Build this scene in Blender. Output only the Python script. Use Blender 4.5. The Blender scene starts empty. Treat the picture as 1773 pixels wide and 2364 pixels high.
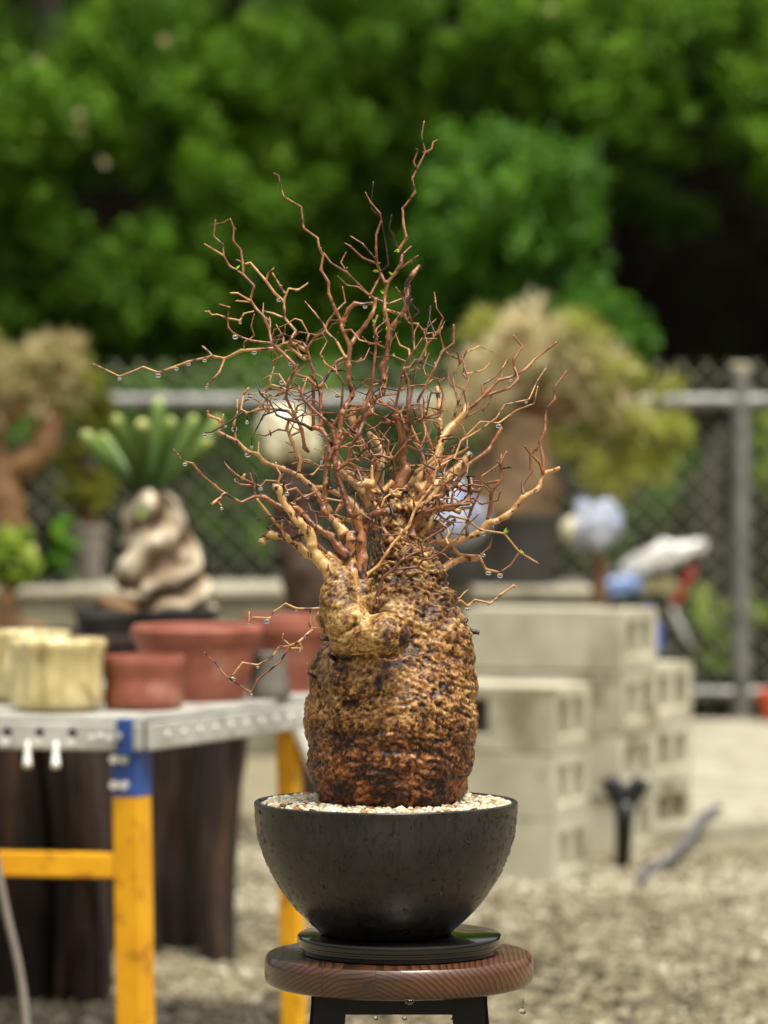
import bpy, bmesh, math, random
import numpy as np
from mathutils import Vector, Matrix

random.seed(7)
RNG = np.random.default_rng(11)
SC = bpy.context.scene
COL = SC.collection

# ------------------------------------------------------------------ camera
F = 8865.0                 # focal length in photograph pixels (135 mm on a 36 mm high frame)
HOR = 1034.0               # height of the horizon in the photograph
CX = 886.5
EYE = 1.2
cam_d = bpy.data.cameras.new('camera')
cam_d.sensor_fit = 'VERTICAL'
cam_d.sensor_height = 36.0
cam_d.sensor_width = 27.0
cam_d.lens = F / 2364.0 * 36.0
cam_d.shift_y = -(1182.0 - HOR) / 2364.0
cam_d.clip_start = 0.05
cam_d.clip_end = 500.0
cam_d.dof.use_dof = True
cam_d.dof.focus_distance = 4.37
cam_d.dof.aperture_fstop = 5.0
cam = bpy.data.objects.new('camera', cam_d)
cam.location = (0, 0, EYE)
cam.rotation_euler = (math.radians(90), 0, 0)
COL.objects.link(cam)
SC.camera = cam

# ------------------------------------------------------------------ overcast sky and soft sun
SUN_EL, SUN_AZ = math.radians(70), math.radians(152)     # from behind the camera, a little to the right
world = bpy.data.worlds.new('World')
SC.world = world
world.use_nodes = True
wn = world.node_tree.nodes
wl = world.node_tree.links
wn.clear()
sky = wn.new('ShaderNodeTexSky')
sky.sky_type = 'NISHITA'
sky.sun_disc = False
sky.sun_elevation = SUN_EL
sky.sun_rotation = SUN_AZ
sky.air_density = 1.0
sky.dust_density = 6.0
sky.ozone_density = 1.0
hs = wn.new('ShaderNodeHueSaturation')
hs.inputs['Saturation'].default_value = 0.12
bg = wn.new('ShaderNodeBackground')
bg.inputs['Strength'].default_value = 0.055
wo = wn.new('ShaderNodeOutputWorld')
wl.new(sky.outputs[0], hs.inputs['Color'])
wl.new(hs.outputs[0], bg.inputs['Color'])
wl.new(bg.outputs[0], wo.inputs['Surface'])

sun_d = bpy.data.lights.new('sun', 'SUN')
sun_d.energy = 1.5
sun_d.angle = math.radians(18)
sun_d.color = (1.0, 0.94, 0.82)
sun = bpy.data.objects.new('sun', sun_d)
sun.rotation_euler = (math.radians(90) - SUN_EL, 0, math.radians(28))
sun.location = (2, -3, 8)
COL.objects.link(sun)

SC.view_settings.view_transform = 'Standard'
SC.view_settings.look = 'None'
SC.view_settings.exposure = 1.68
SC.view_settings.gamma = 1.0
SC.render.engine = 'CYCLES'
SC.cycles.use_denoising = True
SC.cycles.max_bounces = 8
SC.cycles.transparent_max_bounces = 12
SC.cycles.caustics_reflective = False
SC.cycles.caustics_refractive = False


# ------------------------------------------------------------------ helpers
def P(px, py, d):
    """Point seen at photograph pixel px, py when it stands d metres from the camera."""
    return np.array([(px - CX) / F * d, d, EYE - (py - HOR) / F * d])


def MM(px, d):
    return px / F * d


def lin(r, g, b):
    """sRGB 0-255 -> linear colour."""
    out = []
    for c in (r, g, b):
        c /= 255.0
        out.append(c / 12.92 if c <= 0.04045 else ((c + 0.055) / 1.055) ** 2.4)
    return (out[0], out[1], out[2], 1.0)


class MB:
    """Collects geometry for one mesh."""
    def __init__(self):
        self.v, self.f, self.n = [], [], 0
        self.attr = []

    def add(self, v, f, tone=None):
        v = np.asarray(v, float).reshape(-1, 3)
        self.v.append(v)
        self.f += [tuple(i + self.n for i in q) for q in f]
        self.n += len(v)
        if tone is not None:
            self.attr.append(np.full(len(v), tone) if np.isscalar(tone) else np.asarray(tone))
        return self

    def box(self, c, s, rz=0.0, tilt=None):
        hx, hy, hz = s[0] / 2, s[1] / 2, s[2] / 2
        v = np.array([(x, y, z) for x in (-hx, hx) for y in (-hy, hy) for z in (-hz, hz)])
        if tilt is not None:
            v = v @ np.array(tilt.to_3x3()).T
        if rz:
            ca, sa = math.cos(rz), math.sin(rz)
            v = np.stack([v[:, 0] * ca - v[:, 1] * sa, v[:, 0] * sa + v[:, 1] * ca, v[:, 2]], 1)
        v = v + np.array(c)
        f = [(0, 1, 3, 2), (4, 6, 7, 5), (0, 4, 5, 1), (2, 3, 7, 6), (0, 2, 6, 4), (1, 5, 7, 3)]
        return self.add(v, f)

    def tube(self, pts, rad, n=8, caps=True, tone=None):
        v, f = tube_geo(pts, rad, n, caps)
        return self.add(v, f, tone)

    def lathe(self, c, prof, n=48, closed_top=True, closed_bot=True, mod=None):
        """prof: list of (radius, z); c: centre x, y, z0."""
        v, f = [], []
        th = np.linspace(0, 2 * math.pi, n, endpoint=False)
        for r, z in prof:
            rr = np.full(n, r)
            if mod is not None:
                rr = rr * mod(th, z)
            v.append(np.stack([c[0] + rr * np.cos(th), c[1] + rr * np.sin(th), np.full(n, c[2] + z)], 1))
        m = len(prof)
        for i in range(m - 1):
            for j in range(n):
                k = (j + 1) % n
                f.append((i * n + j, i * n + k, (i + 1) * n + k, (i + 1) * n + j))
        if closed_bot:
            f.append(tuple(range(n - 1, -1, -1)))
        if closed_top:
            f.append(tuple((m - 1) * n + j for j in range(n)))
        return self.add(np.concatenate(v), f)

    def build(self, name, mat, root=None, parent=None, smooth=True, bevel=0.0, sharp=None):
        v = np.concatenate(self.v)
        me = bpy.data.meshes.new(name)
        off = np.zeros(3) if root is None else np.array(root.location)
        me.from_pydata((v - off).tolist(), [], self.f)
        me.update()
        if self.attr:
            a = me.attributes.new('tone', 'FLOAT', 'POINT')
            a.data.foreach_set('value', np.concatenate(self.attr).astype(np.float32))
        return obj(name, me, mat, parent if parent is not None else root, smooth, bevel)


def obj(name, me, mat, parent=None, smooth=True, bevel=0.0):
    o = bpy.data.objects.new(name, me)
    COL.objects.link(o)
    if mat is not None:
        me.materials.append(mat)
    if smooth and len(me.polygons):
        me.polygons.foreach_set('use_smooth', [True] * len(me.polygons))
    if smooth == 'angle':
        me.set_sharp_from_angle(angle=math.radians(38))
    if bevel > 0:
        b = o.modifiers.new('bevel', 'BEVEL')
        b.width = bevel
        b.segments = 2
        b.limit_method = 'ANGLE'
    if parent is not None:
        o.parent = parent
    return o


def thing(name, label, cat, loc, group=None):
    o = bpy.data.objects.new(name, None)
    o.empty_display_size = 0.05
    o.location = Vector([float(c) for c in loc])
    COL.objects.link(o)
    return tag(o, label, cat, group)


def tag(o, label, cat, group=None):
    o['label'] = label
    o['category'] = cat
    if group:
        o['group'] = group
    return o


def struct(o):
    o['kind'] = 'structure'
    return o


def stuff(o):
    o['kind'] = 'stuff'
    return o


def tube_geo(pts, rad, n=8, caps=True):
    pts = np.asarray(pts, float)
    m = len(pts)
    rad = np.full(m, rad) if np.isscalar(rad) else np.asarray(rad, float)
    tan = np.zeros_like(pts)
    tan[1:-1] = pts[2:] - pts[:-2]
    tan[0] = pts[1] - pts[0]
    tan[-1] = pts[-1] - pts[-2]
    tan /= np.linalg.norm(tan, axis=1)[:, None] + 1e-12
    up = np.array([0, 0, 1.0]) if abs(tan[0][2]) < 0.9 else np.array([1.0, 0, 0])
    a = np.cross(tan[0], up)
    a /= np.linalg.norm(a)
    th = np.linspace(0, 2 * math.pi, n, endpoint=False)
    v, f = [], []
    for i in range(m):
        a = a - tan[i] * np.dot(a, tan[i])
        a /= np.linalg.norm(a) + 1e-12
        b = np.cross(tan[i], a)
        v.append(pts[i] + rad[i] * (np.cos(th)[:, None] * a + np.sin(th)[:, None] * b))
    for i in range(m - 1):
        for j in range(n):
            k = (j + 1) % n
            f.append((i * n + j, i * n + k, (i + 1) * n + k, (i + 1) * n + j))
    if caps:
        f.append(tuple(range(n - 1, -1, -1)))
        f.append(tuple((m - 1) * n + j for j in range(n)))
    return np.concatenate(v), f


def ico(sub=1):
    bm = bmesh.new()
    bmesh.ops.create_icosphere(bm, subdivisions=sub, radius=1.0)
    v = np.array([x.co[:] for x in bm.verts])
    f = [tuple(q.index for q in p.verts) for p in bm.faces]
    bm.free()
    return v, np.array(f)


def hash3(i, j, k, s=0):
    h = (i.astype(np.int64) * 374761393 + j.astype(np.int64) * 668265263 + k.astype(np.int64) * 2147483647 + s * 97531) & 0xffffffff
    h = ((h ^ (h >> 13)) * 1274126177) & 0xffffffff
    h = ((h ^ (h >> 16)) * 2246822519) & 0xffffffff
    return ((h ^ (h >> 15)) & 0xffffff) / float(0x1000000)


def worley(p, s=0):
    """F1, F2 and the random value of the nearest cell, for points p (unit cells)."""
    b = np.floor(p).astype(np.int64)
    f1 = np.full(len(p), 9.0)
    f2 = np.full(len(p), 9.0)
    cid = np.zeros(len(p))
    for dx in (-1, 0, 1):
        for dy in (-1, 0, 1):
            for dz in (-1, 0, 1):
                c = b + np.array([dx, dy, dz])
                q = np.stack([c[:, 0] + hash3(c[:, 0], c[:, 1], c[:, 2], s + 1),
                              c[:, 1] + hash3(c[:, 0], c[:, 1], c[:, 2], s + 2),
                              c[:, 2] + hash3(c[:, 0], c[:, 1], c[:, 2], s + 3)], 1)
                d = np.linalg.norm(p - q, axis=1)
                r = hash3(c[:, 0], c[:, 1], c[:, 2], s + 4)
                near = d < f1
                f2 = np.where(near, f1, np.minimum(f2, d))
                cid = np.where(near, r, cid)
                f1 = np.where(near, d, f1)
    return f1, f2, cid


def vnoise(p, s=0):
    b = np.floor(p).astype(np.int64)
    t = p - b
    t = t * t * (3 - 2 * t)
    out = np.zeros(len(p))
    for dx in (0, 1):
        for dy in (0, 1):
            for dz in (0, 1):
                w = (t[:, 0] if dx else 1 - t[:, 0]) * (t[:, 1] if dy else 1 - t[:, 1]) * (t[:, 2] if dz else 1 - t[:, 2])
                out += w * hash3(b[:, 0] + dx, b[:, 1] + dy, b[:, 2] + dz, s)
    return out * 2 - 1


def fbm(p, o=4, s=0):
    a, out, q = 1.0, 0.0, p
    for i in range(o):
        out = out + a * vnoise(q, s + 7 * i)
        q = q * 2.03 + 3.1
        a *= 0.5
    return out


# ------------------------------------------------------------------ materials
def node_mat(name):
    m = bpy.data.materials.new(name)
    m.use_nodes = True
    nt = m.node_tree
    return m, nt, nt.nodes['Principled BSDF']


def mat(name, c1, c2=None, scale=20.0, rough=0.6, bump=0.0, bscale=None, metallic=0.0, spec=0.5, coat=0.0,
        detail=6.0, lo=0.35, hi=0.65, c3=None, scale3=60.0, sub=0.0, stretch=None, rough2=None):
    m, nt, bs = node_mat(name)
    N, Lk = nt.nodes, nt.links
    tc = N.new('ShaderNodeTexCoord')
    src = tc.outputs['Object']
    oi = N.new('ShaderNodeObjectInfo')
    av = N.new('ShaderNodeVectorMath')
    av.operation = 'MULTIPLY_ADD'
    av.inputs[1].default_value = (7.3, 5.1, 3.7)
    Lk.new(oi.outputs['Random'], av.inputs[0])
    Lk.new(src, av.inputs[2])
    src = av.outputs[0]
    if stretch:
        mp = N.new('ShaderNodeMapping')
        mp.inputs['Scale'].default_value = stretch
        Lk.new(src, mp.inputs['Vector'])
        src = mp.outputs[0]
    bs.inputs['Roughness'].default_value = rough
    bs.inputs['Metallic'].default_value = metallic
    bs.inputs['Specular IOR Level'].default_value = spec
    bs.inputs['Coat Weight'].default_value = coat
    bs.inputs['Coat Roughness'].default_value = 0.08
    nz = N.new('ShaderNodeTexNoise')
    nz.inputs['Scale'].default_value = scale
    nz.inputs['Detail'].default_value = detail
    Lk.new(src, nz.inputs['Vector'])
    rp = N.new('ShaderNodeValToRGB')
    rp.color_ramp.elements[0].position = lo
    rp.color_ramp.elements[1].position = hi
    rp.color_ramp.elements[0].color = c1
    rp.color_ramp.elements[1].color = c2 or c1
    Lk.new(nz.outputs['Fac'], rp.inputs['Fac'])
    out = rp.outputs[0]
    if c3:
        n3 = N.new('ShaderNodeTexNoise')
        n3.inputs['Scale'].default_value = scale3
        n3.inputs['Detail'].default_value = 4
        Lk.new(src, n3.inputs['Vector'])
        r3 = N.new('ShaderNodeValToRGB')
        r3.color_ramp.elements[0].position = 0.56
        r3.color_ramp.elements[1].position = 0.68
        Lk.new(n3.outputs['Fac'], r3.inputs['Fac'])
        mx = N.new('ShaderNodeMixRGB')
        Lk.new(r3.outputs[0], mx.inputs['Fac'])
        Lk.new(out, mx.inputs['Color1'])
        mx.inputs['Color2'].default_value = c3
        out = mx.outputs[0]
    Lk.new(out, bs.inputs['Base Color'])
    if rough2 is not None:
        mr = N.new('ShaderNodeMapRange')
        mr.inputs['To Min'].default_value = rough
        mr.inputs['To Max'].default_value = rough2
        mr.inputs['From Min'].default_value = lo
        mr.inputs['From Max'].default_value = hi
        Lk.new(nz.outputs['Fac'], mr.inputs['Value'])
        Lk.new(mr.outputs[0], bs.inputs['Roughness'])
    if bump:
        bz = N.new('ShaderNodeTexNoise')
        bz.inputs['Scale'].default_value = bscale or scale * 4
        bz.inputs['Detail'].default_value = 6
        Lk.new(src, bz.inputs['Vector'])
        bp = N.new('ShaderNodeBump')
        bp.inputs['Strength'].default_value = bump
        bp.inputs['Distance'].default_value = 0.004
        Lk.new(bz.outputs['Fac'], bp.inputs['Height'])
        Lk.new(bp.outputs[0], bs.inputs['Normal'])
    return m


def tone_mat(name, stops, rough=0.5, spec=0.5, noise=0.0, nscale=200.0, bump=0.0, bscale=400.0, sub=0.0, trans=0.0, coat=0.0):
    """Colour from the per-vertex attribute 'tone' through a ramp, with a little fine noise."""
    m, nt, bs = node_mat(name)
    N, Lk = nt.nodes, nt.links
    at = N.new('ShaderNodeAttribute')
    at.attribute_name = 'tone'
    val = at.outputs['Fac']
    tc = N.new('ShaderNodeTexCoord')
    if noise:
        nz = N.new('ShaderNodeTexNoise')
        nz.inputs['Scale'].default_value = nscale
        nz.inputs['Detail'].default_value = 5
        Lk.new(tc.outputs['Object'], nz.inputs['Vector'])
        ma = N.new('ShaderNodeMath')
        ma.operation = 'MULTIPLY_ADD'
        ma.inputs[1].default_value = noise
        Lk.new(nz.outputs['Fac'], ma.inputs[0])
        sb = N.new('ShaderNodeMath')
        sb.operation = 'SUBTRACT'
        Lk.new(val, sb.inputs[0])
        sb.inputs[1].default_value = noise * 0.5
        Lk.new(sb.outputs[0], ma.inputs[2])
        val = ma.outputs[0]
    rp = N.new('ShaderNodeValToRGB')
    el = rp.color_ramp.elements
    el[0].position, el[0].color = stops[0]
    el[1].position, el[1].color = stops[-1]
    for pos, c in stops[1:-1]:
        e = el.new(pos)
        e.color = c
    Lk.new(val, rp.inputs['Fac'])
    Lk.new(rp.outputs[0], bs.inputs['Base Color'])
    bs.inputs['Roughness'].default_value = rough
    bs.inputs['Specular IOR Level'].default_value = spec
    bs.inputs['Coat Weight'].default_value = coat
    bs.inputs['Coat Roughness'].default_value = 0.12
    if bump:
        bz = N.new('ShaderNodeTexNoise')
        bz.inputs['Scale'].default_value = bscale
        bz.inputs['Detail'].default_value = 5
        Lk.new(tc.outputs['Object'], bz.inputs['Vector'])
        bp = N.new('ShaderNodeBump')
        bp.inputs['Strength'].default_value = bump
        bp.inputs['Distance'].default_value = 0.001
        Lk.new(bz.outputs['Fac'], bp.inputs['Height'])
        Lk.new(bp.outputs[0], bs.inputs['Normal'])
    if trans:
        tr = N.new('ShaderNodeBsdfTranslucent')
        Lk.new(rp.outputs[0], tr.inputs['Color'])
        mx = N.new('ShaderNodeMixShader')
        mx.inputs[0].default_value = trans
        Lk.new(bs.outputs[0], mx.inputs[1])
        Lk.new(tr.outputs[0], mx.inputs[2])
        Lk.new(mx.outputs[0], nt.nodes['Material Output'].inputs['Surface'])
    return m


def water_mat():
    m, nt, bs = node_mat('clear_water')
    bs.inputs['Base Color'].default_value = (1, 1, 1, 1)
    bs.inputs['Roughness'].default_value = 0.0
    bs.inputs['IOR'].default_value = 1.333
    bs.inputs['Transmission Weight'].default_value = 1.0
    return m


M = {}
M['water'] = water_mat()
M['ground'] = mat('damp_gravel_earth', lin(108, 99, 76), lin(144, 134, 107), 14, 0.9, 0.6, 90, c3=lin(88, 78, 58), scale3=40)
M['stone'] = tone_mat('gravel_stones', [(0, lin(70, 62, 46)), (0.3, lin(116, 106, 82)), (0.65, lin(144, 135, 110)), (1, lin(182, 175, 154))], 0.75, 0.4, 0.2, 120)
M['slab'] = mat('pale_concrete', lin(142, 136, 116), lin(166, 160, 140), 5, 0.85, 0.3, 120, c3=lin(120, 113, 94), scale3=9)
M['wall'] = mat('grey_green_concrete', lin(104, 102, 82), lin(136, 132, 110), 4, 0.9, 0.3, 60, c3=lin(104, 104, 76), scale3=7)
M['block'] = mat('concrete_block', lin(164, 158, 134), lin(196, 190, 168), 6, 0.9, 0.6, 160, c3=lin(130, 120, 92), scale3=5)
M['galv'] = mat('galvanised_steel', lin(160, 159, 150), lin(192, 191, 182), 9, 0.4, 0.1, 120, metallic=0.1, c3=lin(140, 140, 132), scale3=25)
M['fence_steel'] = mat('weathered_zinc', lin(96, 96, 92), lin(132, 132, 126), 12, 0.45, 0.1, 60, metallic=0.4)
M['wire'] = mat('coated_wire', lin(118, 121, 96), lin(142, 145, 120), 30, 0.5)
M['yellow'] = mat('yellow_paint', lin(212, 148, 8), lin(226, 166, 16), 8, 0.42, 0.1, 80, c3=lin(178, 118, 14), scale3=22)
M['blue'] = mat('blue_paint', lin(28, 58, 118), lin(44, 80, 148), 10, 0.4, 0.05)
M['cream'] = mat('cream_ceramic', lin(176, 160, 108), lin(206, 192, 142), 14, 0.35, 0.1, coat=0.3, c3=lin(150, 130, 84), scale3=18)
M['terra'] = mat('red_terracotta', lin(128, 68, 50), lin(152, 88, 68), 16, 0.7, 0.3, 90, c3=lin(160, 110, 92), scale3=14)
M['dark_pot'] = mat('dark_grey_plastic', lin(44, 42, 40), lin(60, 58, 54), 10, 0.5)
M['grey_pot'] = mat('grey_plastic', lin(122, 112, 104), lin(140, 132, 122), 8, 0.55)
M['timber'] = mat('old_dark_timber', lin(18, 11, 7), lin(50, 31, 18), 6, 0.8, 0.7, 30, stretch=(6, 6, 0.6), c3=lin(76, 50, 28), scale3=5)
M['white_plastic'] = mat('white_plastic', lin(214, 212, 204), lin(232, 230, 224), 8, 0.4)
M['black_plastic'] = mat('black_plastic', lin(16, 15, 15), lin(24, 23, 22), 8, 0.4)
M['hose'] = mat('grey_hose', lin(80, 80, 84), lin(104, 104, 108), 14, 0.5)
M['bank'] = mat('shade_dark_bank', lin(5, 4, 3), lin(13, 10, 7), 3, 1.0, 0.6, 8, spec=0.0, c3=lin(9, 12, 5), scale3=4)  # deep shade under the trees is put into this near-black colour
M['soil'] = mat('potting_soil', lin(50, 36, 24), lin(84, 62, 42), 60, 0.95, 0.6, 200)
M['brown_bark'] = mat('brown_bark', lin(92, 58, 34), lin(142, 96, 58), 18, 0.75, 0.6, 60, c3=lin(64, 40, 24), scale3=30)
M['tan_bark'] = mat('tan_bark', lin(92, 64, 34), lin(128, 94, 54), 14, 0.7, 0.5, 60, c3=lin(66, 44, 24), scale3=22)
M['dark_bark'] = mat('dark_brown_bark', lin(44, 30, 20), lin(76, 54, 38), 16, 0.8, 0.6, 60)
M['grey_bark'] = mat('grey_brown_bark', lin(84, 64, 38), lin(114, 88, 54), 14, 0.75, 0.6, 60, c3=lin(60, 44, 26), scale3=16)
M['tree_bark'] = mat('tree_bark', lin(22, 17, 12), lin(42, 33, 24), 10, 0.9, 0.7, 30)
LEAF_GREEN = [(0, lin(44, 76, 8)), (0.5, lin(88, 132, 16)), (0.85, lin(116, 160, 32)), (1, lin(150, 184, 62))]
M['leaf'] = tone_mat('evergreen_leaf', LEAF_GREEN, 0.55, 0.3, trans=0.42)
M['leaf_bright'] = tone_mat('fresh_leaf', [(0, lin(44, 82, 8)), (0.5, lin(80, 134, 16)), (1, lin(116, 164, 36))], 0.5, 0.4, trans=0.35)
M['leaf_yellow'] = tone_mat('yellow_green_leaf', [(0, lin(108, 114, 30)), (0.5, lin(160, 168, 62)), (1, lin(206, 206, 124))], 0.55, 0.3, trans=0.4)
M['dry'] = tone_mat('dry_flower_heads', [(0, lin(168, 152, 98)), (0.5, lin(212, 198, 150)), (1, lin(238, 228, 194))], 0.8, 0.2, trans=0.4)
M['lime_leaf'] = tone_mat('lime_leaf', [(0, lin(96, 124, 30)), (0.5, lin(146, 172, 52)), (1, lin(206, 214, 120))], 0.45, 0.4, trans=0.3)
M['finger'] = tone_mat('succulent_fingers', [(0, lin(20, 36, 8)), (0.5, lin(60, 88, 26)), (0.8, lin(98, 122, 48)), (1, lin(170, 174, 104))], 0.45, 0.4, noise=0.25, nscale=60)

# ================================================================== the setting
def sheet(name, pts, z, m):
    b = MB()
    b.add([(x, y, z) for x, y in pts], [tuple(range(len(pts)))])
    return struct(b.build(name, m, smooth=False))


sheet('gravel_ground', [(-120, -40), (120, -40), (120, 160), (-120, 160)], 0.0, M['ground'])

# pale concrete slab at the right, a low kerb above the gravel
b = MB()
sl = [(0.55, 12.0), (0.80, 11.55), (1.18, 11.75), (1.6, 12.0), (5.0, 12.9), (5.0, 16.15), (0.55, 16.15)]
n = len(sl)
b.add([(x, y, -0.02) for x, y in sl] + [(x, y, 0.06) for x, y in sl],
      [tuple(range(n, 2 * n)), tuple(range(n - 1, -1, -1))] + [(i, (i + 1) % n, n + (i + 1) % n, n + i) for i in range(n)])
struct(b.build('concrete_slab', M['slab'], smooth=False, bevel=0.01))

# low concrete wall that carries the pots along the fence
b = MB()
b.box((-1.95, 15.45, 0.31), (5.5, 0.95, 0.62))
w = b.build('low_wall', M['wall'], smooth=False, bevel=0.012)
tag(w, 'low grey concrete wall carrying potted plants in front of the fence', 'wall')
b = MB()
b.box((-1.95, 15.45, 0.635), (5.56, 1.0, 0.03))
b.build('coping', M['slab'], parent=w, smooth=False, bevel=0.008)

# added bank behind the trees, its near-black colour standing in for deep shade
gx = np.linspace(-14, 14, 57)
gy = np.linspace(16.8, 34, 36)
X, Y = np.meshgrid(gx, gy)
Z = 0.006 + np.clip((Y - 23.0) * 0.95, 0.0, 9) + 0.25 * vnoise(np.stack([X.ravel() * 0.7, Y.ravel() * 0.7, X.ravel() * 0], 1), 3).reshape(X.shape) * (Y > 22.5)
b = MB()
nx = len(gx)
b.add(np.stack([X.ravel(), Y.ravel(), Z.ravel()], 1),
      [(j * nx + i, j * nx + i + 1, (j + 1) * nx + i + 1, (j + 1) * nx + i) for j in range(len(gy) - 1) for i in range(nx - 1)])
struct(b.build('shade_backing_bank', M['bank']))

# loose gravel stones on the ground that the photo shows
IV, IF = ico(1)
IV0, IF0 = ico(1)


def stones(name, pos, size, tone, m, sub=1, flat=0.65, root=None):
    base, fc = ico(sub)
    k, nv = len(pos), len(base)
    ang = RNG.uniform(0, 2 * math.pi, k)
    sc = np.stack([size * RNG.uniform(0.75, 1.25, k), size * RNG.uniform(0.65, 1.05, k), size * flat * RNG.uniform(0.7, 1.2, k)], 1)
    lump = 1 + 0.22 * RNG.standard_normal((k, nv)) if sub == 1 else 1 + 0.12 * RNG.standard_normal((k, nv))
    v = base[None] * lump[:, :, None] * sc[:, None, :]
    til = RNG.uniform(-0.6, 0.6, (k, 2))
    x, y, z = v[..., 0], v[..., 1], v[..., 2]
    ct, st = np.cos(til[:, :1]), np.sin(til[:, :1])
    x, z = x * ct - z * st, x * st + z * ct
    ca, sa = np.cos(ang)[:, None], np.sin(ang)[:, None]
    v = np.stack([x * ca - y * sa, x * sa + y * ca, z], 2) + pos[:, None, :]
    f = (fc[None] + (np.arange(k) * nv)[:, None, None]).reshape(-1, 3)
    me = bpy.data.meshes.new(name)
    me.vertices.add(k * nv)
    me.vertices.foreach_set('co', (v.reshape(-1, 3) - (0 if root is None else np.array(root.location))).ravel().astype(np.float32))
    me.loops.add(len(f) * 3)
    me.loops.foreach_set('vertex_index', f.ravel().astype(np.int32))
    me.polygons.add(len(f))
    me.polygons.foreach_set('loop_start', np.arange(0, len(f) * 3, 3, dtype=np.int32))
    me.update(calc_edges=True)
    a = me.attributes.new('tone', 'FLOAT', 'POINT')
    a.data.foreach_set('value', np.repeat(tone, nv).astype(np.float32))
    return obj(name, me, m, root, True)


k = 42000
gp = np.stack([RNG.uniform(-1.5, 2.1, k), RNG.uniform(7.0, 12.6, k), np.zeros(k)], 1)
ok = ~((gp[:, 0] > 0.5) & (gp[:, 1] > 11.4))
gp = gp[ok]
gs = 0.0045 + 0.012 * RNG.random(len(gp)) ** 2.2 + 0.006 * (RNG.random(len(gp)) < 0.05)
gp[:, 2] = gs * 0.3
patch = fbm(gp * 1.6, 3, 5)
gt = np.clip(0.56 + 0.26 * RNG.standard_normal(len(gp)) + 0.3 * patch - 0.35 * (fbm(gp * 9, 2, 6) > 0.55), 0, 1)
g = stones('ground_gravel', gp, gs, gt, M['stone'], 1)
g.data.polygons.foreach_set('use_smooth', [False] * len(g.data.polygons))
tag(stuff(g), 'loose tan and grey gravel stones covering the yard', 'gravel')

# ------------------------------------------------------------------ chain-link fence
FD = 16.5
root = thing('chain_link_fence', 'chain-link fence with grey steel pipes in front of the dark trees', 'fence', (0, FD, 0))
for px in (1710, -320, 2700):
    x = MM(px - CX, FD)
    b = MB()
    b.lathe((x, FD, 0.0), [(0.044, 0.0), (0.044, 1.55)], 20)
    b.build('post', M['fence_steel'], root, smooth='angle')
    b = MB()
    b.lathe((x, FD, 1.55), [(0.046, -0.03), (0.046, 0.0), (0.03, 0.012), (0.005, 0.018)], 20)
    b.build('post_cap', M['slab'] if px == 1710 else M['fence_steel'], root, smooth='angle')
for z, r in ((1.397, 0.036), (0.145, 0.028)):
    b = MB()
    b.tube([(-2.35, FD - 0.005, z), (3.5, FD - 0.005, z)], r, 14)
    b.build('rail', M['fence_steel'], root, smooth='angle')
b = MB()
H0, H1, pit = 0.05, 1.575, 0.106
hh = H1 - H0
for i in range(int(6.2 / pit) + 20):
    x0 = -2.3 - hh + i * pit
    for s in (1, -1):
        a = np.array([x0 if s > 0 else x0 + hh, FD + 0.035 + 0.004 * s, H0])
        c = np.array([x0 + hh if s > 0 else x0, FD + 0.035 + 0.004 * s, H1])
        t0, t1 = 0.0, 1.0
        lo, hi = -2.35, 3.5
        dx = c[0] - a[0]
        ts = sorted([(lo - a[0]) / dx, (hi - a[0]) / dx])
        t0, t1 = max(t0, ts[0]), min(t1, ts[1])
        if t1 - t0 > 0.02:
            b.tube([a + (c - a) * t0, a + (c - a) * t1], 0.0037, 4, False)
stuff(b.build('wire_mesh', M['wire'], root))

# ------------------------------------------------------------------ trees beyond the fence
def leaf_cloud(name, pos, nrm, size, tone, m, root, aspect=0.55, along=None):
    """Many small folded leaf faces in one crown mesh."""
    k = len(pos)
    t = RNG.standard_normal((k, 3)) if along is None else along.copy()
    t -= nrm * (t * nrm).sum(1)[:, None]
    t /= np.linalg.norm(t, axis=1)[:, None] + 1e-9
    s = np.cross(nrm, t)
    L = (size * RNG.uniform(0.7, 1.3, k))[:, None]
    Wd = L * aspect
    p0 = pos - t * L * 0.5
    p2 = pos + t * L * 0.5
    p1 = pos + s * Wd * 0.5 - nrm * L * 0.08
    p3 = pos - s * Wd * 0.5 - nrm * L * 0.08
    v = np.stack([p0, p1, p2, p3], 1).reshape(-1, 3) - np.array(root.location)
    idx = np.arange(k)[:, None] * 4
    f = np.concatenate([idx + np.array([0, 1, 2]), idx + np.array([0, 2, 3])], 1).reshape(-1, 3)
    me = bpy.data.meshes.new(name)
    me.vertices.add(len(v))
    me.vertices.foreach_set('co', v.ravel().astype(np.float32))
    me.loops.add(len(f) * 3)
    me.loops.foreach_set('vertex_index', f.ravel().astype(np.int32))
    me.polygons.add(len(f))
    me.polygons.foreach_set('loop_start', np.arange(0, len(f) * 3, 3, dtype=np.int32))
    me.update(calc_edges=True)
    a = me.attributes.new('tone', 'FLOAT', 'POINT')
    a.data.foreach_set('value', np.repeat(tone, 4).astype(np.float32))
    return obj(name, me, m, root, False)


def clump_pts(c, r, k, fill=0.55):
    """Points through an uneven ellipsoidal clump, denser towards its outside."""
    d = RNG.standard_normal((k, 3))
    d /= np.linalg.norm(d, axis=1)[:, None]
    rad = RNG.uniform(fill ** 3, 1, k) ** (1 / 3.0)
    rad *= 1 + 0.28 * fbm(d * 2.2 + np.array(c) * 3.1, 3, 9)
    p = np.array(c) + d * rad[:, None] * np.array(r)
    n = d + 0.7 * RNG.standard_normal((k, 3)) + np.array([0, 0, 0.5])
    n /= np.linalg.norm(n, axis=1)[:, None]
    return p, n


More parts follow.
